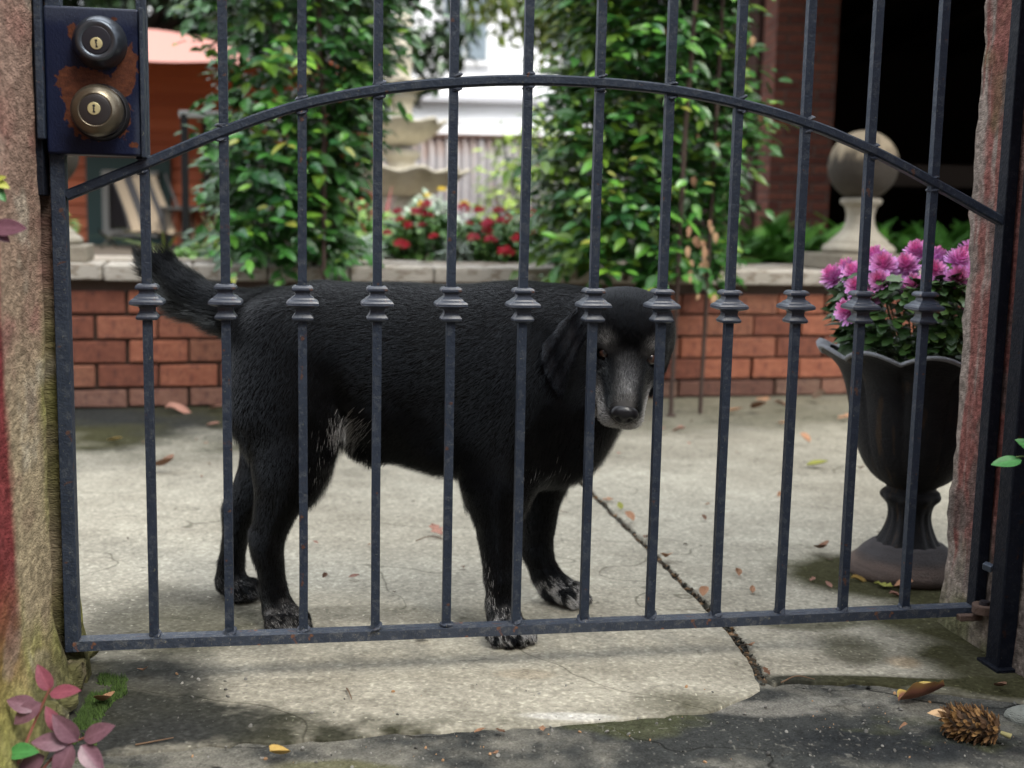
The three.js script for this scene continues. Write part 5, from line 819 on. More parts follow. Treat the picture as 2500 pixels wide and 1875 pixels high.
// ---------------------------------------------------------------- stone ball finials on the wall
const stoneTex = tex(512, 512, (u, v) => { const n = fbm(u * 16, v * 16, 4), f = vn(u * 150, v * 150); const c = mix3([0.38, 0.34, 0.27], [0.52, 0.48, 0.39], n); const k = 0.82 + 0.36 * f; return [c[0] * k, c[1] * k, c[2] * k]; });
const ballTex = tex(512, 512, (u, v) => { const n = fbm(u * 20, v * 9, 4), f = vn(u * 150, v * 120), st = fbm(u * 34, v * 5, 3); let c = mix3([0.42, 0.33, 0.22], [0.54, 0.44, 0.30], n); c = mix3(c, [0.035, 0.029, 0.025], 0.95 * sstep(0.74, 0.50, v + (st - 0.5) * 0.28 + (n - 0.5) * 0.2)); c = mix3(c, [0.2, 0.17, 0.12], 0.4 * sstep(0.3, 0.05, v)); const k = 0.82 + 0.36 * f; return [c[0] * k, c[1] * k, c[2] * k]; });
const stoneM = mat(null, 0.9, { map: rep(stoneTex, 1), bumpMap: rep(stuccoBump, 2), bumpScale: 0.004 });
{
  const make = (label, pos, ry, s) => { const F = thing('ball_finial', label, 'finial', pos, ry);
    part('plinth', boxUV(jitter(new RoundedBoxGeometry(0.365, 0.068, 0.365, 3, 0.008), 0.002, 20), 1.5).translate(0, 0.034, 0), mat([0.6, 0.58, 0.56], 0.9, { map: stoneTex, bumpMap: rep(stuccoBump, 3), bumpScale: 0.004 }), F);
    const pts = new THREE.CatmullRomCurve3([[0, 0.066], [0.130, 0.067], [0.151, 0.074], [0.154, 0.088], [0.144, 0.103], [0.128, 0.112], [0.122, 0.122], [0.100, 0.142], [0.076, 0.165], [0.062, 0.195], [0.058, 0.232], [0.066, 0.262], [0.074, 0.272], [0.082, 0.277], [0.087, 0.287], [0.084, 0.300], [0.060, 0.306], [0.0, 0.307]].map(([x, y]) => new THREE.Vector3(x, y, 0)), false, 'catmullrom', 0.25).getPoints(90).map((q) => [Math.max(0, q.x), q.y]);
    part('pedestal', lathe(pts, 48), mat([0.85, 0.84, 0.84], 0.85, { map: rep(stoneTex, 2, 1), bumpMap: rep(stuccoBump, 2), bumpScale: 0.003 }), F);
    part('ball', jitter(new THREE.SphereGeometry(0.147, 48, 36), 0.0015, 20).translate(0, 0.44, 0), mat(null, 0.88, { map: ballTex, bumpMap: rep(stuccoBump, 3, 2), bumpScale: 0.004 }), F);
    F.scale.setScalar(s); return F; };
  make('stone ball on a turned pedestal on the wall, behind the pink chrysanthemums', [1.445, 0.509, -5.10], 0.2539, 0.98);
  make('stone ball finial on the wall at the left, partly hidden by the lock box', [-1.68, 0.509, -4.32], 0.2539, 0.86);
}

// ---------------------------------------------------------------- tiered fountain
{
  const fm = mat([1.4, 1.42, 1.42], 0.9, { map: rep(stoneTex, 3, 2), bumpMap: rep(stuccoBump, 3), bumpScale: 0.006 });
  const F = thing('fountain', 'three tiered stone garden fountain with scalloped bowls behind the red flowers', 'fountain', [-0.755, 0.45, -8]);
  const bowl = (R, h, y, lobes) => { const g = lathe([[R * 0.18, 0], [R * 0.30, h * 0.06], [R * 0.55, h * 0.25], [R * 0.78, h * 0.52], [R * 0.92, h * 0.80], [R, h * 0.92], [R * 1.02, h * 0.98], [R * 0.99, h * 1.04], [R * 0.90, h * 0.94], [R * 0.6, h * 0.55], [0, h * 0.4]], 120), p = g.attributes.position;
    for (let i = 0; i < p.count; i++) { const a = Math.atan2(p.getZ(i), p.getX(i)), yy = p.getY(i), t = sstep(0.05, 1, yy / h), c = Math.cos(a * lobes + 0.6); p.setX(i, p.getX(i) * (1 + 0.075 * c * t)); p.setZ(i, p.getZ(i) * (1 + 0.075 * c * t)); p.setY(i, yy + h * 0.075 * c * sstep(0.6, 1, yy / h)); } g.computeVertexNormals(); return g.translate(0, y, 0); };
  part('base', lathe([[0, 0], [0.34, 0], [0.34, 0.06], [0.27, 0.09], [0.20, 0.14], [0.17, 0.24], [0.18, 0.30], [0.15, 0.36]], 40), fm, F);
  part('lower_bowl', bowl(0.415, 0.19, 0.345, 10), fm, F);
  part('lower_column', lathe([[0.10, 0.44], [0.13, 0.47], [0.12, 0.52], [0.085, 0.56], [0.095, 0.60], [0.12, 0.62], [0.13, 0.65], [0.09, 0.67]], 32), fm, F);
  part('middle_bowl', bowl(0.275, 0.17, 0.68, 8), fm, F);
  part('upper_column', lathe([[0.08, 0.74], [0.10, 0.77], [0.075, 0.82], [0.065, 0.92], [0.085, 0.985], [0.11, 1.0], [0.07, 1.02]], 28), fm, F);
  part('upper_bowl', bowl(0.165, 0.10, 1.0, 8), fm, F);
  part('finial', lathe([[0.05, 1.06], [0.075, 1.09], [0.055, 1.15], [0.07, 1.22], [0.09, 1.28], [0.065, 1.35], [0.05, 1.42], [0.07, 1.47], [0.04, 1.53], [0, 1.56]], 24), fm, F);
}

// ---------------------------------------------------------------- trellis arch and its climbing vines
{
  const rusty = mat([0.10, 0.062, 0.048], 0.85, { bumpMap: rep(stuccoBump, 4), bumpScale: 0.003 });
  const A = thing('trellis_arch', 'rusty iron trellis arch carrying the two leafy vines', 'trellis', [0, 0, 0]);
  const rod = (pts, r = 0.0085) => part('rod', tube(pts, r, 7, pts.length > 2 ? 40 : 4), rusty, A);
  for (const [z0, dx] of [[-4.22, 0], [-4.72, 0.03]]) { const L = -0.665 + dx, R = 0.575 + dx; rod([[L, z0 < -4.5 ? 0.5 : 0, z0 + 0.02], [L, 0.9, z0], [L, 1.75, z0], [lerp(L, R, 0.12), 2.1, z0], [lerp(L, R, 0.5), 2.33, z0], [lerp(L, R, 0.88), 2.1, z0], [R, 1.75, z0], [R, 0.9, z0], [R, z0 < -4.5 ? 0.5 : 0, z0 - 0.07]]); }
  for (let i = 0; i < 5; i++) { const y = 0.65 + i * 0.28; rod([[-0.665, y, -4.21], [-0.635, y, -4.72]], 0.005); rod([[0.575, y, -4.25], [0.605, y, -4.74]], 0.005); }
  rod([[0.69, 0.0, -4.35], [0.70, 1.0, -4.34], [0.71, 1.9, -4.35]], 0.008);
  const foot = cyl(0.018, 0.016, 0.006, 12, 0.576, 0, -4.288); part('foot', foot, rusty, A);
  const r = rng(303);
  const lt = (c0, c1) => tex(64, 64, (u, v) => { const m = Math.abs(u - 0.5); return mix3(mix3(c0, c1, fbm(u * 5, v * 5, 3)), [c1[0] * 1.5, c1[1] * 1.4, c1[2] * 1.5], 0.5 * Math.exp(-((m / 0.03) ** 2))); });
  const greens = [[[0.030, 0.13, 0.018], [0.060, 0.22, 0.030]], [[0.07, 0.22, 0.025], [0.15, 0.38, 0.045]], [[0.014, 0.070, 0.020], [0.030, 0.115, 0.032]], [[0.13, 0.30, 0.02], [0.22, 0.42, 0.05]], [[0.20, 0.24, 0.03], [0.30, 0.30, 0.05]]].map(([a, b]) => mat([1, 1, 1], 0.38, { physical: true, map: lt(a, b), clearcoat: 0.25, clearcoatRoughness: 0.3 }));
  const dead = [[0.50, 0.31, 0.17], [0.36, 0.20, 0.11]].map((c) => mat(c, 0.8));
  const vg = [leafGeo({ w: 0.50, fold: 0.25, curl: 0.18, n: 5 }), leafGeo({ w: 0.44, fold: 0.15, curl: 0.10, n: 5 }), leafGeo({ w: 0.56, fold: 0.35, curl: 0.28, n: 5 })], tl = thinLeaf(0.5, 0.15, 0.12);
  // leaves sit on shoots that spring from the stems and arch outwards, so that the outline is loose
  function vine(label, stems, widthAt, n, seed, yellow, zc) {
    const q = rng(seed), V = thing('climbing_vine', label, 'vine', [0, 0, 0], 0, null), all = [];
    const sb = mat([0.07, 0.05, 0.035], 0.9); for (const s of stems) part('stem', tube(s, (t) => 0.012 * (1 - 0.6 * t), 6), sb, V);
    const shoots = [];
    for (let i = 0; i < n; i++) {
      const y = 0.52 + 1.55 * q(), [cx, hw, hd] = widthAt(y), a = q() * 6.283, R = Math.pow(q(), 0.55), x = cx + Math.cos(a) * hw * R, z = zc + Math.sin(a) * hd * R;
      if (fbm(x * 7 + seed, y * 7, 3, z * 7) < 0.355) continue;
      const dir = new THREE.Vector3(Math.cos(a) * 0.8, 0.1 + (q() - 0.5) * 1.3, Math.sin(a) * 0.8 + 0.2).normalize(), L = 0.07 + 0.14 * q(), k = 3 + Math.floor(q() * 4);
      if (q() < 0.16) shoots.push(tube([[x, y, z], [x + dir.x * L * 0.6, y + dir.y * L * 0.6 + 0.01, z + dir.z * L * 0.6], [x + dir.x * L, y + dir.y * L - 0.01, z + dir.z * L]], 0.0016, 4, 4));
      const yel = yellow(x, y, q);
      for (let j = 0; j < k; j++) { const t = (j + 1) / k, s = j % 2 ? 1 : -1, p = new THREE.Vector3(x + dir.x * L * t, y + dir.y * L * t - 0.015 * t * t, z + dir.z * L * t); const side = new THREE.Vector3(-dir.z, 0.1, dir.x).multiplyScalar(s); const d = dir.clone().multiplyScalar(0.55 + 0.5 * t).add(side).addScaledVector(rv(q), 0.45); d.y -= 0.3; const nn = new THREE.Vector3((q() - 0.5) * 0.9, 0.85, 0.5 + (q() - 0.5) * 0.8); all.push([p, d, nn, (0.034 + 0.058 * Math.pow(q(), 1.3)) * (t > 0.9 ? 0.75 : 1), yel, q()]); }
    }
    if (shoots.length) part('shoots', merge(shoots), mat([0.06, 0.07, 0.025], 0.8), V);
    all.sort((A2, B2) => (B2[0].z + 0.06 * B2[5]) - (A2[0].z + 0.06 * A2[5]));
    all.slice(0, 300).forEach(([p, d, nn, s, yel, w]) => part('leaf', vg[Math.floor(w * 2.99)], yel > w ? greens[w < 0.2 ? 4 : 3] : greens[Math.floor(w * 97) % 3], V).applyMatrix4(aim(p, d, nn, s)));
    const rest = all.slice(300);
    stuffPart('inner_leaves', instances(vg[0], mat([1, 1, 1], 0.4), rest.map(([p, d, nn, s]) => aim(p, d, nn, s)), rest.map(([, , , , yel, w]) => { const k = 0.55 + ((w * 53) % 1) * 0.9; return yel > w ? col(0.12 * k, 0.22 * k, 0.025) : col(0.035 * k, 0.12 * k, 0.02 * k); })), V);
    return V;
  }
  vine('left column of glossy dark green vine climbing the trellis', [[[-0.66, 0.47, -4.45], [-0.68, 0.9, -4.42], [-0.62, 1.4, -4.45], [-0.66, 2.0, -4.45]], [[-0.74, 0.47, -4.42], [-0.70, 0.8, -4.45], [-0.76, 1.3, -4.42], [-0.7, 1.9, -4.4]]],
    (y) => [-0.825 + 0.03 * Math.sin(y * 7) + 0.05 * sstep(0.95, 1.4, y), 0.225 + 0.075 * Math.sin(y * 5 + 0.5) + 0.06 * sstep(0.75, 0.9, y) * sstep(1.05, 0.95, y) + 0.06 * sstep(1.2, 1.6, y), 0.22], 1900, 11, (x, y, q) => (q() < 0.10 ? 0.7 : 0.08), -4.44);
  const vr = vine('right column of leafy vine on the trellis with withered tan leaves', [[[0.55, 0.47, -4.6], [0.57, 0.9, -4.55], [0.5, 1.4, -4.55], [0.56, 2.0, -4.5]], [[0.42, 0.47, -4.58], [0.5, 0.8, -4.5], [0.42, 1.2, -4.55], [0.5, 1.7, -4.5]], [[0.35, 0.5, -4.6], [0.25, 0.95, -4.55], [0.32, 1.3, -4.5]]],
    (y) => [0.47 + 0.03 * Math.sin(y * 6 + 1), 0.30 + 0.045 * Math.sin(y * 8), 0.24], 2500, 12, (x, y, q) => (x < 0.36 ? (q() < 0.55 ? 0.9 : 0.25) : q() < 0.16 ? 0.7 : 0.1), -4.55);
  for (let i = 0; i < 26; i++) { const low = i < 15; const p = low ? new THREE.Vector3(0.64 + (r() - 0.5) * 0.13, 0.42 + r() * 0.3, -4.24 + r() * 0.08) : new THREE.Vector3(0.45 + r() * 0.42, 0.75 + r() * 0.65, -4.27 - r() * 0.1); part('withered_leaf', vg[i % 3], dead[i % 2], vr).applyMatrix4(aim(p, new THREE.Vector3((r() - 0.5) * 0.8, -1, 0.2), new THREE.Vector3((r() - 0.5), 0.2, 1), 0.026 + r() * 0.022)); }
}

// ---------------------------------------------------------------- flower bed behind the wall
{
  const r = rng(404), tl = thinLeaf(0.5, 0.2, 0.14), leafM = mat([1, 1, 1], 0.5);
  function mound(name, label, cat, [x, y, z], R, h, n, colors, size, group) { const P = thing(name, label, cat, [x, y, z], 0, group), ms = [], cs = [];
    for (let i = 0; i < n; i++) { const a = r() * 6.283, e = Math.pow(r(), 0.6) * 1.5, k = Math.pow(0.25 + 0.75 * r(), 0.4); const nn = new THREE.Vector3(Math.sin(e) * Math.cos(a), Math.cos(e), Math.sin(e) * Math.sin(a)); const lump = 0.75 + 0.5 * fbm(nn.x * 3 + x * 9, nn.z * 3, 2, nn.y * 3); const p = new THREE.Vector3(nn.x * R * k * lump, nn.y * h * k * lump, nn.z * R * k * lump); ms.push(aim(p, new THREE.Vector3(nn.x, (r() - 0.5) * 0.8, nn.z).addScaledVector(rv(r), 0.6), new THREE.Vector3((r() - 0.5), 1, r() * 0.6), size * (0.6 + 0.7 * r()))); const c = colors[Math.floor(r() * colors.length)], q = 0.65 + 0.6 * r(); cs.push(col(c[0] * q, c[1] * q, c[2] * q)); }
    stuffPart('foliage', instances(tl, leafM, ms, cs), P); const stems = []; for (let i = 0; i < 6; i++) { const a = r() * 6.28; stems.push(tube([[0, -0.05, 0], [Math.cos(a) * R * 0.3, h * 0.3, Math.sin(a) * R * 0.3], [Math.cos(a) * R * 0.6, h * 0.75, Math.sin(a) * R * 0.6]], 0.003, 4, 5)); } part('stem', merge(stems), mat([0.06, 0.09, 0.03], 0.8), P); return P; }
  const G1 = [[0.07, 0.20, 0.035], [0.12, 0.28, 0.05], [0.18, 0.34, 0.08], [0.05, 0.13, 0.03]], SIL = [[0.34, 0.42, 0.33], [0.24, 0.32, 0.23], [0.45, 0.52, 0.43]], LIME = [[0.25, 0.38, 0.04], [0.34, 0.46, 0.06], [0.18, 0.28, 0.03]];
  // one flower head: a rounded cluster of small star florets
  const flo = (() => { const gs = []; const q = rng(9), pet = thinLeaf(0.7, 0.1, 0.1); for (let i = 0; i < 46; i++) { const e = q() * 1.35, a = q() * 6.283, nn = new THREE.Vector3(Math.sin(e) * Math.cos(a), Math.cos(e), Math.sin(e) * Math.sin(a)); const p = nn.clone().multiply(new THREE.Vector3(0.034, 0.024, 0.034)); for (let k = 0; k < 3; k++) gs.push(clean(pet.clone().applyMatrix4(aim(p, nn.clone().multiplyScalar(0.25).addScaledVector(rv(q), 1), nn, 0.015)))); } return mergeGeometries(gs); })();
  const red = [[0.62, 0.016, 0.045], [0.50, 0.012, 0.05], [0.68, 0.05, 0.11]].map((c) => mat(c, 0.6)), pinkM = mat([0.65, 0.10, 0.22], 0.6), yel = mat([0.75, 0.55, 0.03], 0.6), vio = mat([0.14, 0.08, 0.42], 0.6);
  const head = (P, wx, wy, wz, m, s = 1) => { const o = part('flower_head', flo, m, P); o.position.set(wx - P.position.x, wy - P.position.y + 0.008, wz - P.position.z + 0.10); o.rotation.set(0.35 + (r() - 0.5) * 0.6, r() * 6, (r() - 0.5) * 0.6); o.scale.setScalar(s * 0.74 * (0.8 + 0.4 * r())); };
  const zf = -5.2;
  const p1 = mound('red_flower_plant', 'bushy plant with red flower clusters left of the sixth bar, under the fountain', 'flower plant', [-0.40, 0.46, -5.24], 0.25, 0.24, 1900, G1, 0.055, 'red flowering plants in the bed');
  for (const [x, y, s] of [[-0.462, 0.562, 1.1], [-0.445, 0.640, 1.1], [-0.400, 0.695, 1.25], [-0.360, 0.685, 0.9], [-0.49, 0.70, 0.8], [-0.42, 0.70, 0.8], [-0.52, 0.61, 0.8], [-0.33, 0.60, 0.9], [-0.37, 0.73, 0.8], [-0.48, 0.665, 0.7], [-0.39, 0.645, 0.7]]) head(p1, x, y, zf + 0.05 + (y < 0.62 ? 0.12 : 0), red[Math.floor(r() * 3)], s);
  const p2 = mound('red_flower_plant', 'bushy plant with red flower clusters in the middle of the bed', 'flower plant', [-0.08, 0.46, -5.22], 0.24, 0.23, 1900, G1, 0.055, 'red flowering plants in the bed');
  for (const [x, y, s] of [[-0.216, 0.718, 1.2], [-0.112, 0.655, 1.15], [-0.098, 0.590, 1.2], [-0.035, 0.540, 1.2], [-0.055, 0.665, 0.9], [-0.03, 0.68, 1.0], [-0.115, 0.63, 0.8], [-0.17, 0.60, 0.8], [-0.19, 0.655, 0.7], [0.01, 0.60, 0.9], [-0.15, 0.71, 0.8], [-0.07, 0.71, 0.8]]) head(p2, x, y, zf + 0.05 + (y < 0.62 ? 0.14 : 0), red[Math.floor(r() * 3)], s);
  const p3 = mound('red_flower_plant', 'bushy plant with red and pink flower clusters against the right vine', 'flower plant', [0.17, 0.46, -5.22], 0.23, 0.23, 1700, G1, 0.055, 'red flowering plants in the bed');
  for (const [x, y, m, s] of [[0.085, 0.695, red[0], 1.2], [0.06, 0.625, red[1], 0.8], [0.195, 0.645, pinkM, 1.0]]) head(p3, x, y, zf + 0.1, m, s);
  const s1 = mound('dusty_miller', 'silvery leaved plant beside the left vine at the wall edge', 'plant', [-0.66, 0.47, -5.05], 0.13, 0.12, 520, SIL, 0.045, 'silver leaved plants in the bed');
  mound('dusty_miller', 'silvery leaved plant between the two left red flower plants', 'plant', [-0.245, 0.47, -5.02], 0.07, 0.13, 260, SIL, 0.04, 'silver leaved plants in the bed');
  mound('dusty_miller', 'silvery leaved plant at the foot of the right vine', 'plant', [0.20, 0.47, -4.98], 0.11, 0.11, 420, SIL, 0.04, 'silver leaved plants in the bed');
  const s4 = mound('dusty_miller', 'tall silvery plant with yellow flowers in front of the fountain base', 'plant', [-0.42, 0.5, -6.1], 0.17, 0.30, 600, SIL, 0.05, 'silver leaved plants in the bed');
  for (const [x, y] of [[-0.36, 0.81], [-0.46, 0.74], [-0.25, 0.745], [-0.43, 0.78]]) head(s4, x, y, -6.0, yel, 0.75);
  mound('leafy_plant', 'light green leafy plant at the left edge of the flower bed', 'plant', [-0.72, 0.46, -5.5], 0.22, 0.28, 500, [...G1, [0.20, 0.34, 0.06]], 0.06);
  mound('leafy_plant', 'low bright green ground cover beside the trellis rod at the left', 'plant', [-0.92, 0.47, -4.80], 0.16, 0.10, 600, [[0.16, 0.36, 0.05], [0.10, 0.28, 0.03]], 0.035);
  mound('leafy_plant', 'low bright green plant on the coping left of the left vine', 'plant', [-1.18, 0.48, -4.85], 0.22, 0.09, 700, [[0.16, 0.36, 0.05], [0.22, 0.42, 0.08]], 0.035);
  const lime = mound('lime_shrub', 'airy lime green shrub in front of the corrugated fence', 'shrub', [0.12, 0.5, -6.9], 0.34, 0.85, 850, LIME, 0.06);
  // straps: grassy clumps
  function grassy(name, label, cat, pos, n, L, w, c, spread, up = 1) { const P = thing(name, label, cat, pos), gs = []; for (let i = 0; i < n; i++) { const a = r() * 6.283, s = spread * (0.3 + 0.7 * r()), l = L * (0.6 + 0.5 * r()); const pts = []; const N = 6; for (let j = 0; j <= N; j++) { const t = j / N; pts.push([Math.cos(a) * s * l * t * (0.6 + 0.6 * t), l * up * (t - 0.55 * s * t * t), Math.sin(a) * s * l * t * (0.6 + 0.6 * t)]); }
      const V = [], I = []; for (let j = 0; j <= N; j++) { const t = j / N, k = w * Math.pow(1 - t, 0.6) * 0.5; V.push(pts[j][0] - Math.sin(a) * k, pts[j][1], pts[j][2] + Math.cos(a) * k, pts[j][0] + Math.sin(a) * k, pts[j][1], pts[j][2] - Math.cos(a) * k); if (j) { const o = (j - 1) * 2; I.push(o, o + 1, o + 2, o + 1, o + 3, o + 2); } }
      const g = new THREE.BufferGeometry(); g.setAttribute('position', new THREE.Float32BufferAttribute(V, 3)); g.setIndex(I); g.computeVertexNormals(); part('blade', g, c[Math.floor(r() * c.length)], P); } return P; }
  const lg = [[0.38, 0.46, 0.10], [0.25, 0.36, 0.06], [0.52, 0.52, 0.20]].map((c) => mat(c, 0.6)), dk = [[0.10, 0.035, 0.045], [0.06, 0.02, 0.03]].map((c) => mat(c, 0.6)), gr = [[0.16, 0.28, 0.05], [0.10, 0.2, 0.03]].map((c) => mat(c, 0.6));
  grassy('variegated_grass', 'clump of pale yellow striped grass on the wall behind the tail', 'grass clump', [-1.15, 0.49, -4.72], 34, 0.24, 0.012, lg, 0.9);
  grassy('purple_grass', 'spiky dark purple grass in front of the corrugated fence', 'grass clump', [-0.07, 0.5, -7.2], 36, 0.52, 0.014, dk, 0.55);
  grassy('purple_grass', 'small reddish spiky plant at the foot of the fountain', 'grass clump', [-0.72, 0.5, -6.6], 16, 0.4, 0.02, [mat([0.25, 0.05, 0.05], 0.6), dk[0]], 0.5);
  grassy('variegated_grass', 'pale green spider grass on the wall right of the withered leaves', 'grass clump', [0.86, 0.49, -4.98], 46, 0.17, 0.010, [...lg, ...gr], 1.3, 0.7);
  grassy('long_grass', 'long green blades arching over the left end of the wall', 'grass clump', [-1.42, 0.5, -4.9], 12, 0.34, 0.010, [mat([0.20, 0.26, 0.05], 0.6)], 1.2, 0.6);
  const vp = mound('violet_plant', 'small plant with violet flowers behind the left stone ball', 'flower plant', [-2.55, 0.5, -6.6], 0.16, 0.22, 260, G1, 0.05); for (let i = 0; i < 5; i++) head(vp, -2.52 + (r() - 0.5) * 0.14, 0.70 + (r() - 0.5) * 0.12, -6.46, vio, 1.2);
  // ferns under the porch
  const frond = (() => { const gs = [], pin = thinLeaf(0.22, 0.1, 0.05); const N = 36; for (let i = 1; i < N; i++) { const t = i / N, p = new THREE.Vector3(0, 0.45 * t - 0.42 * t * t, t), L = 0.20 * Math.pow(Math.sin(Math.PI * Math.pow(t, 0.75)), 0.8); for (const s of [-1, 1]) gs.push(clean(pin.clone().applyMatrix4(aim(p, new THREE.Vector3(s, -0.15, 0.35), new THREE.Vector3(0, 1, 0.2), L)))); } gs.push(clean(tube([[0, 0, 0], [0, 0.12, 0.33], [0, 0.11, 0.66], [0, 0.03, 1]], 0.008, 4, 8))); return mergeGeometries(gs); })();
  const fmats = [[0.07, 0.22, 0.02], [0.11, 0.30, 0.03], [0.045, 0.15, 0.015]].map((c) => mat(c, 0.6));
  const fern = (label, pos, n, L) => { const P = thing('fern', label, 'fern', pos, 0, 'ferns under the porch'); for (let i = 0; i < n; i++) { const o = part('frond', frond, fmats[Math.floor(r() * 3)], P); o.rotation.set(-0.75 * r() - 0.05, i * 2.4 + r(), 0, 'YXZ'); o.position.set((r() - 0.5) * 0.44, 0, (r() - 0.5) * 0.34); o.scale.setScalar(L * (0.7 + 0.5 * r())); } };
  fern('fern left of the stone ball pedestal, nearest the vine', [1.05, 0.48, -5.75], 60, 0.27); fern('fern directly behind the stone ball pedestal', [1.40, 0.48, -5.8], 70, 0.30); fern('fern right of the stone ball pedestal', [1.86, 0.48, -5.7], 70, 0.30); fern('fern at the far right above the pink blooms', [2.25, 0.48, -5.6], 60, 0.30); fern('fern at the foot of the brick column', [1.30, 0.48, -6.4], 60, 0.34); fern('fern between the brick column and the porch', [1.85, 0.48, -6.4], 60, 0.34); fern('fern deepest under the porch at the right', [2.5, 0.48, -6.4], 60, 0.34);
  // lamp with a conical hat
  const Lp = thing('garden_lamp', 'garden path lamp with a shallow grey conical hat right of the vine', 'lamp', [0.995, 0.46, -5.55]); part('post', cyl(0.010, 0.010, 0.42, 10), mat([0.05, 0.045, 0.04], 0.6), Lp); part('hat', lathe([[0, 0.492], [0.02, 0.485], [0.05, 0.462], [0.090, 0.435], [0.092, 0.430], [0.05, 0.450], [0, 0.47]], 32), mat([0.28, 0.26, 0.25], 0.5), Lp); part('lens', cyl(0.02, 0.02, 0.05, 14, 0, 0.41, 0), mat([0.5, 0.5, 0.48], 0.3), Lp);
  const ip = thing('iron_post', 'slim black iron post standing on the wall left of the left vine', 'post', [-1.325, 0.475, -4.88]); part('shaft', box(0.024, 0.60, 0.024, 0, 0.30, 0, 0.002), mat([0.008, 0.007, 0.008], 0.85), ip); part('arm', box(0.16, 0.028, 0.02, 0.06, 0.60, 0, 0.004), mat([0.30, 0.30, 0.28], 0.6), ip);
}
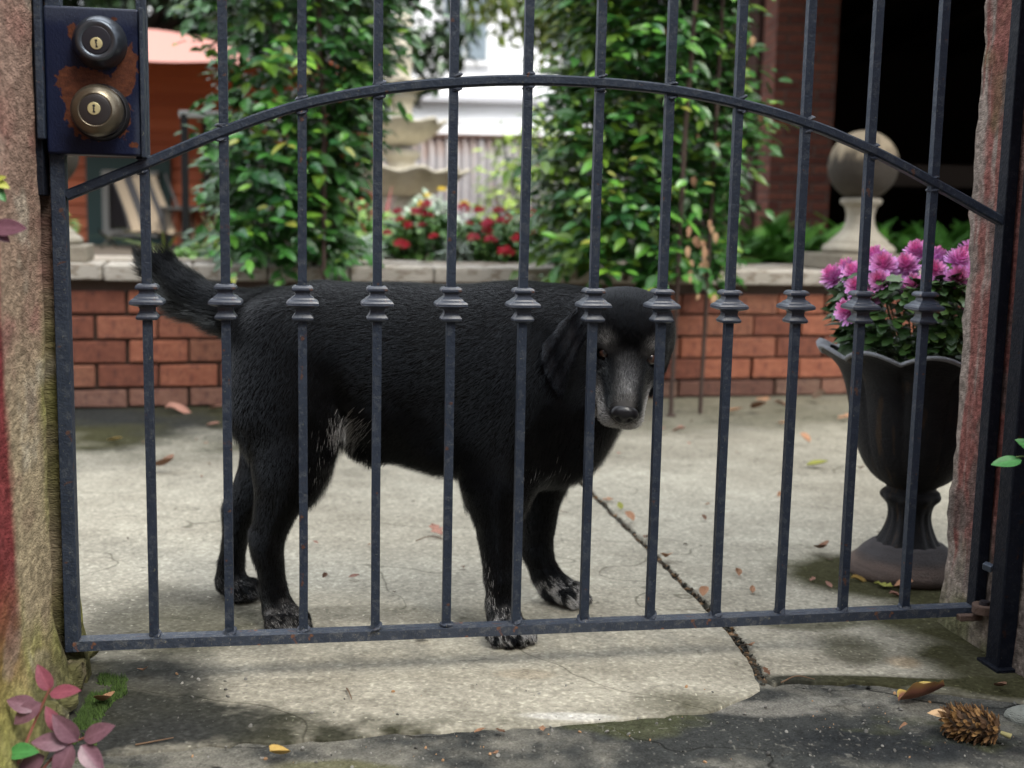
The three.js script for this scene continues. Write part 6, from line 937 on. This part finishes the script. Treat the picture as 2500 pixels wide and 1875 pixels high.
// ---------------------------------------------------------------- buildings behind the garden
{
  const r = rng(505);
  // orange clapboard shed with its salmon awning
  const Sh = thing('garden_shed', 'orange red clapboard shed under a salmon awning at the left', 'shed', [-2.75, 0.40, -8.1]);
  const om = [[0.46, 0.115, 0.04], [0.41, 0.10, 0.036], [0.51, 0.135, 0.05]].map((c) => mat(c, 0.65)), dg = mat([0.016, 0.045, 0.040], 0.6), wh = mat([0.26, 0.255, 0.23], 0.6), dark = mat([0.010, 0.009, 0.012], 0.3);
  part('wall', box(2.6, 1.28, 1.9, 0.30, 0.64, -0.99), mat([0.25, 0.045, 0.018], 0.8), Sh);
  for (let k = 0; k < 15; k++) { const o = part('clapboard', box(2.24, 0.090, 0.022, 0, 0, 0, 0.003), om[Math.floor(r() * 3)], Sh); o.position.set(0.48, 0.12 + k * 0.082, -0.018); o.rotation.x = -0.26; }
  part('corner_board', box(0.13, 1.25, 0.05, -0.70, 0.625, -0.01, 0.004), dg, Sh); part('corner_board', box(0.05, 1.25, 0.04, -0.56, 0.625, 0.0, 0.004), mat([0.22, 0.05, 0.025], 0.7), Sh);
  const W = new THREE.Group(); W.name = 'window'; W.position.set(0.20, 0.33, 0.02); Sh.add(W);
  part('surround', box(0.56, 0.68, 0.03, -0.02, -0.03, -0.005, 0.004), dg, W); for (const s of [-1, 1]) part('frame', box(0.045, 0.42, 0.03, s * 0.165, 0.0, 0.02, 0.004), wh, W); for (const s of [-1, 1]) part('frame', box(0.375, 0.045, 0.03, 0, s * 0.195, 0.022, 0.004), wh, W); part('pane', box(0.29, 0.36, 0.012, 0, 0, 0.012), dark, W);
  part('door_panel', box(0.62, 0.62, 0.04, 1.02, 0.30, 0.015, 0.004), mat([0.045, 0.035, 0.018], 0.8), Sh); part('door_frame', box(0.05, 0.98, 0.05, 0.70, 0.48, 0.01, 0.004), mat([0.03, 0.02, 0.015], 0.8), Sh);
  
  // awning: a bowed canvas skirt with scallops, with dark roof above
  const aw = new THREE.BufferGeometry(), P = [], I = [], nx = 80, ny = 10; for (let i = 0; i <= nx; i++) for (let j = 0; j <= ny; j++) { const u = i / nx, v = j / ny, x = lerp(-1.0, 1.62, u), rise = 0.31 * Math.sin(Math.PI * clamp((x + 1.0) / 2.4)); P.push(x, 1.135 + (1 - v) * (0.02 + rise * 1.05) + (v > 0.99 ? -0.02 * Math.abs(Math.sin(u * 60)) * sstep(0.75, 0.85, u) : 0), -0.1 + v * 1.15 + 0.03 * Math.sin(u * 26) * v); if (i && j) { const a = (i - 1) * (ny + 1) + j - 1, b = a + ny + 1; I.push(a, a + 1, b, b, a + 1, b + 1); } }
  aw.setAttribute('position', new THREE.Float32BufferAttribute(P, 3)); aw.setIndex(I); aw.computeVertexNormals(); part('awning', aw, mat([0.34, 0.15, 0.12], 0.7), Sh);
  part('roof', box(2.7, 0.04, 2.0, 0.3, 1.30, -1.0, 0.01), mat([0.04, 0.04, 0.04], 0.8), Sh); part('gutter', tube([[-0.9, 1.28, 0.0], [-0.2, 1.36, 0.0], [0.3, 1.42, 0.0]], 0.02, 6), mat([0.20, 0.20, 0.20], 0.5), Sh);
  // folding chair with cream and black bands
  const Ch = thing('folding_chair', 'folding chair with cream and black fabric bands before the shed window', 'chair', [-2.30, 0.47, -7.25]); const cream = mat([0.20, 0.155, 0.105], 0.8), blk = mat([0.012, 0.011, 0.013], 0.7), dm = mat([0.03, 0.028, 0.025], 0.5);
  const band = (x, w, m) => { const pts = [[0.50, -0.27], [0.53, -0.24], [0.50, -0.20], [0.38, -0.15], [0.24, -0.09], [0.13, -0.02], [0.10, 0.10], [0.12, 0.26]]; const V = [], J = []; pts.forEach(([y, z], i) => { V.push(x - w / 2 + 0.5 * (0.5 - y), y, z, x + w / 2 + 0.5 * (0.5 - y), y, z); if (i) { const o = (i - 1) * 2; J.push(o, o + 2, o + 1, o + 1, o + 2, o + 3); } }); const g = new THREE.BufferGeometry(); g.setAttribute('position', new THREE.Float32BufferAttribute(V, 3)); g.setIndex(J); g.computeVertexNormals(); part('fabric_band', g, m, Ch); };
  band(-0.145, 0.075, cream); band(-0.075, 0.065, blk); band(-0.0, 0.085, cream); band(0.06, 0.04, blk); band(0.11, 0.05, cream);
  for (const s of [-0.2, 0.2]) { part('side_frame', tube([[s - 0.02, 0.54, -0.28], [s + 0.18, 0.14, -0.03], [s + 0.19, 0.10, 0.28]], 0.010, 6), dm, Ch); part('leg', tube([[s + 0.06, 0.12, 0.26], [s + 0.06, 0.0, -0.12]], 0.010, 6), dm, Ch); part('leg', tube([[s + 0.06, 0.10, -0.05], [s + 0.06, 0.0, 0.22]], 0.010, 6), dm, Ch); }
  Ch.scale.setScalar(0.82);
  const Fi = thing('fire_basket', 'low black metal fire basket with rusty logs beside the chair', 'fire basket', [-1.93, 0.42, -7.35]); for (const [x, z] of [[-0.16, -0.12], [0.16, -0.12], [-0.16, 0.12], [0.16, 0.12]]) part('leg', box(0.022, 0.28, 0.022, x, 0.14, z, 0.003), dm, Fi); part('rim', box(0.36, 0.022, 0.28, 0, 0.285, 0, 0.004), dm, Fi); part('tray', box(0.34, 0.02, 0.26, 0, 0.06, 0, 0.004), dm, Fi); for (let i = 0; i < 6; i++) part('log', cyl(0.028, 0.025, 0.22, 9).rotateZ(0.35 * (r() - 0.5)).translate(-0.12 + 0.048 * i, 0.06, 0.07 * (r() - 0.2)), mat([[0.25, 0.07, 0.03], [0.16, 0.06, 0.035], [0.3, 0.2, 0.15]][i % 3], 0.9), Fi);

  // corrugated iron fence
  const Fe = thing('corrugated_fence', 'pale corrugated iron fence behind the fountain and the flowers', 'fence', [-0.4, 0.40, -11]);
  const fT = tex(256, 256, (u, v) => { const st = fbm(u * 60, v * 2, 3), n = fbm(u * 10, v * 10, 4); let c = mix3([0.64, 0.62, 0.65], [0.78, 0.76, 0.78], n); c = mix3(c, [0.45, 0.27, 0.20], 0.6 * sstep(0.56, 0.8, st + 0.25 * sstep(0.75, 1, v))); return c; });
  { const w = 5.2, n = 520, V = [], U = [], J = []; for (let i = 0; i <= n; i++) { const x = (i / n - 0.5) * w, z = 0.018 * Math.sin(i / n * w / 0.076 * 6.283); V.push(x, 0, z, x, 1.0, z); U.push(i / n * 2, 0, i / n * 2, 1); if (i) { const o = (i - 1) * 2; J.push(o, o + 2, o + 1, o + 1, o + 2, o + 3); } } const g = new THREE.BufferGeometry(); g.setAttribute('position', new THREE.Float32BufferAttribute(V, 3)); g.setAttribute('uv', new THREE.Float32BufferAttribute(U, 2)); g.setIndex(J); g.computeVertexNormals(); part('corrugated_sheet', g, mat(null, 0.55, { map: fT, metalness: 0.1 }), Fe); }
  part('cap_rail', box(5.2, 0.025, 0.06, 0, 1.01, 0, 0.004), mat([0.20, 0.11, 0.08], 0.8), Fe);
  // white house
  const H = thing('white_house', 'bright white clapboard house beyond the corrugated fence', 'house', [-0.3, 0.3, -15]); const wm = [mat([0.86, 0.86, 0.86], 0.6), mat([0.83, 0.83, 0.84], 0.6)];
  part('wall', box(9, 5.2, 4, 0, 2.6, -2.02), wm[1], H); for (let k = 0; k < 34; k++) { const o = part('clapboard', box(9, 0.155, 0.02), wm[k % 2], H); o.position.set(0, 0.08 + k * 0.152, 0.0); o.rotation.x = -0.1; }
  part('skirt_roof', box(5.0, 0.05, 0.12, -0.6, 1.83, 0.05, 0.01), mat([0.72, 0.72, 0.74], 0.5), H); part('fascia', box(5.0, 0.07, 0.04, -0.6, 1.80, 0.11, 0.006), mat([0.55, 0.55, 0.58], 0.6), H); part('step_roof', box(2.2, 0.10, 0.3, 0.75, 1.33, 0.15, 0.01), mat([0.45, 0.45, 0.46], 0.6), H);
  for (const [x, y] of [[-0.35, 2.75], [1.1, 2.75], [-2.2, 2.75]]) { const w = new THREE.Group(); w.name = 'window'; w.position.set(x, y, 0.03); H.add(w); part('frame', box(0.62, 1.1, 0.05, 0, 0, 0, 0.006), wm[0], w); for (const [a, b] of [[-0.14, 0.25], [0.14, 0.25], [-0.14, -0.25], [0.14, -0.25]]) part('pane', box(0.24, 0.46, 0.02, a, b, 0.025), mat([0.25, 0.30, 0.34], 0.1), w); }
  // brick column and dark porch at the right
  const bt = tex(512, 512, (u, v) => { const R = 24, C = 7, row = Math.floor(v * R), fv = v * R - row, x = u * C + (row % 2) * 0.5, cI = Math.floor(x), fu = x - cI, j = fv < 0.14 || fu < 0.05, id = h3(((cI % C) + C) % C, row, 3); const n = 0.75 + 0.5 * vn(u * 120, v * 120); const c = j ? [0.08, 0.06, 0.05] : mix3([0.09, 0.024, 0.015], [0.16, 0.05, 0.03], id); return [c[0] * n, c[1] * n, c[2] * n]; });
  const bb = tex(512, 512, (u, v) => { const R = 24, C = 7, row = Math.floor(v * R), fv = v * R - row, x = u * C + (row % 2) * 0.5, fu = x - Math.floor(x); return fv < 0.14 || fu < 0.05 ? 0.1 : 0.8; }, { srgb: false });
  const brickM = mat(null, 0.9, { map: bt, bumpMap: bb, bumpScale: 0.01 });
  const Po = thing('covered_porch', 'dark covered porch with a red brick column at the right', 'porch', [0, 0.40, 0]);
  const bx = (w, h, d, x, y, z) => boxUV(box(w, h, d, x, y, z), 1 / 1.25);
  part('brick_column', bx(0.35, 2.1, 0.35, 1.63, 1.05, -7.2), brickM, Po);
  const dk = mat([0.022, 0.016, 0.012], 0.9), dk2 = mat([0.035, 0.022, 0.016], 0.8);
  part('roof', box(7.4, 0.18, 8.4, 4.7, 2.15, -8.6), dk, Po); part('soffit_fascia', box(7.4, 0.30, 0.12, 4.7, 2.02, -4.36), dk2, Po);  // roof carried forward and left, out of view, to shade the column
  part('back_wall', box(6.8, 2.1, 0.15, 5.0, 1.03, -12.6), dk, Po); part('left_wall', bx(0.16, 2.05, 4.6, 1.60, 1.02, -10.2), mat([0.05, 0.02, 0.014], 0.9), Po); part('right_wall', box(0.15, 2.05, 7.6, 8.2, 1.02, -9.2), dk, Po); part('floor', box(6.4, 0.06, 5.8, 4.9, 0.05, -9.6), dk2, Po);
  for (let i = 0; i < 9; i++) part('rafter', box(0.07, 0.14, 7.2, 2.0 + i * 0.75, 1.99, -9.2), dk2, Po);
  for (let i = 0; i < 3; i++) part('post', box(0.14, 2.04, 0.14, 3.6 + i * 1.8, 1.02, -6.2), dk2, Po);
  
  part('cross_rail', box(4.5, 0.14, 0.05, 4.2, 0.62, -8.0), mat([0.05, 0.035, 0.025], 0.8), Po);
}
// ---------------------------------------------------------------- trees
{
  const r = rng(606), tl = thinLeaf(0.55, 0.2, 0.14);
  function tree(name, label, group, base, h, rT, crowns, n, size, colors, trans, limbs) {
    const T = thing(name, label, 'tree', base, 0, group); const bark = mat([0.06, 0.045, 0.035], 0.95);
    part('trunk', merge([tube([[0, 0, 0], [0.05, h * 0.4, 0.03], [0, h, 0]], (t) => rT * (1 - 0.55 * t), 9), ...crowns.map(([x, y, z]) => tube([[0, h * 0.55, 0], [x * 0.45, lerp(h * 0.55, y, 0.6), z * 0.45], [x, y, z]], (t) => rT * 0.4 * (1 - 0.8 * t) + 0.006, 6)), ...(limbs ?? []).map((L) => tube(L, (t) => 0.03 * (1 - 0.85 * t) + 0.004, 6))]), bark, T);
    const ms = [], cs = []; crowns.forEach(([x, y, z, rx, ry, rz], k) => { for (let i = 0; i < n; i++) { const nn = rv(r), q = Math.pow(r(), 0.38), p = new THREE.Vector3(x + nn.x * rx * q, y + nn.y * ry * q, z + nn.z * rz * q); if (fbm(p.x * 2.6 + k, p.y * 2.6, 3, p.z * 2.6) < 0.47) continue; ms.push(aim(p, rv(r).add(new THREE.Vector3(0, -0.4, 0)), new THREE.Vector3(r() - 0.5, 1, r() - 0.3), size * (0.6 + 0.8 * r()))); const c = colors[Math.floor(r() * colors.length)], w = 0.6 + 0.8 * r(); cs.push(col(c[0] * w, c[1] * w, c[2] * w)); } });
    const m = trans ? mat([1, 1, 1], 0.95, { physical: true, transmission: 0.45, thickness: 0 }) : mat([1, 1, 1], 0.45);
    stuffPart('crown', instances(tl, m, ms, cs), T); return T;
  }
  const YG = [[0.22, 0.30, 0.03], [0.14, 0.22, 0.02], [0.09, 0.15, 0.02], [0.30, 0.36, 0.06]], DG = [[0.025, 0.06, 0.018], [0.04, 0.085, 0.02], [0.018, 0.04, 0.015]], MG = [[0.05, 0.12, 0.02], [0.08, 0.16, 0.03], [0.03, 0.08, 0.02]];
  tree('yellow_green_tree', 'yellow green leafy tree hanging into the top centre before the white house', 'trees beyond the garden', [1.25, 0.4, -9.3], 2.6, 0.09, [[-1.05, 2.0, 0.1, 0.6, 0.62, 0.5], [-0.75, 1.75, 0.2, 0.5, 0.45, 0.4], [-1.45, 2.25, 0, 0.5, 0.35, 0.4], [-0.55, 2.3, 0, 0.62, 0.75, 0.5], [-1.55, 2.7, 0, 0.55, 0.4, 0.5], [-0.1, 1.9, 0.1, 0.6, 0.8, 0.5], [-0.35, 1.2, 0.2, 0.42, 0.5, 0.4], [0.15, 1.1, -0.2, 0.35, 0.7, 0.4], [0, 3.0, 0, 1.2, 0.6, 0.8]], 2300, 0.085, YG, true);
  tree('dark_tree', 'dark evergreen tree above the shed at the top left', 'trees beyond the garden', [-3.6, 0.4, -11.5], 3.2, 0.16, [[0.1, 2.3, 0, 1.0, 0.8, 0.8], [1.0, 2.6, 0.2, 0.9, 0.75, 0.8], [1.9, 2.7, 0, 0.75, 0.7, 0.7], [0.6, 3.4, 0, 1.5, 0.7, 1.0], [-0.9, 2.9, 0, 1.2, 1.2, 1.0], [0.9, 2.0, -0.6, 1.4, 0.8, 0.5], [2.2, 2.2, -0.6, 1.0, 0.9, 0.5]], 3800, 0.13, DG, false);
  tree('broadleaf_tree', 'mid green tree between the shed and the left vine', 'trees beyond the garden', [-2.0, 0.4, -10.2], 2.7, 0.09, [[0.0, 1.9, 0, 0.65, 0.6, 0.5], [0.4, 2.4, 0, 0.75, 0.6, 0.5], [-0.5, 2.4, 0.1, 0.7, 0.5, 0.5], [0.55, 1.5, 0, 0.45, 0.6, 0.4], [0.1, 3.0, 0, 1.2, 0.5, 0.8]], 2200, 0.10, MG, true);
  tree('broadleaf_tree', 'mid green tree filling the gap between the right vine and the brick column', 'trees beyond the garden', [1.35, 0.4, -11.5], 2.4, 0.08, [[-0.2, 0.9, 0, 0.5, 0.6, 0.4], [0.35, 0.7, 0, 0.5, 0.6, 0.4], [0.1, 1.7, 0, 0.5, 0.4, 0.4]], 900, 0.09, [...MG, ...YG], true);
  tree('added_shade_tree', 'added tree out of view whose crown shades the gate and the patio', 'added shade trees', [4.2, 0, 0.9], 4.2, 0.2, [[-1.4, 5.0, -0.6, 1.2, 0.7, 1.2], [-2.6, 5.2, -1.4, 1.3, 0.7, 1.2], [-1.9, 5.5, -2.6, 1.4, 0.7, 1.1], [-0.6, 5.4, -2.0, 1.3, 0.8, 1.2], [-3.2, 5.6, -2.9, 1.2, 0.6, 1.0], [-0.4, 5.8, -0.2, 1.5, 0.9, 1.4]], 2000, 0.13, MG, false);  // added outside the frame to block the sun over the foreground
  const road = new THREE.Mesh(new THREE.PlaneGeometry(60, 6).rotateX(-Math.PI / 2).translate(0, -0.03, 5.2), mat([0.05, 0.05, 0.05], 0.95)); top(road, 'road', null, null, null, 'structure');
  const N = thing('added_terrace', 'added unseen dark brick terrace across the street that cuts the frontal sky light', 'house', [0, -0.03, 11]); const bm = mat([0.10, 0.055, 0.045], 0.9), gl = mat([0.03, 0.035, 0.04], 0.15), tr = mat([0.4, 0.4, 0.38], 0.7);  // houses added behind the camera to reduce fill from the street side
  part('wall', box(34, 8.5, 5, 0, 4.25, 2.5), bm, N); part('roof', box(34.6, 0.3, 5.8, 0, 8.65, 2.5), mat([0.04, 0.04, 0.045], 0.9), N);
  for (let i = 0; i < 12; i++) for (const y of [1.9, 5.2]) { const w = new THREE.Group(); w.name = 'window'; w.position.set(-15 + i * 2.75, y, -0.03); N.add(w); part('frame', box(1.1, 1.8, 0.08, 0, 0, 0, 0.01), tr, w); part('pane', box(0.92, 1.62, 0.03, 0, 0, -0.04), gl, w); }
}
renderer.render(scene, camera);
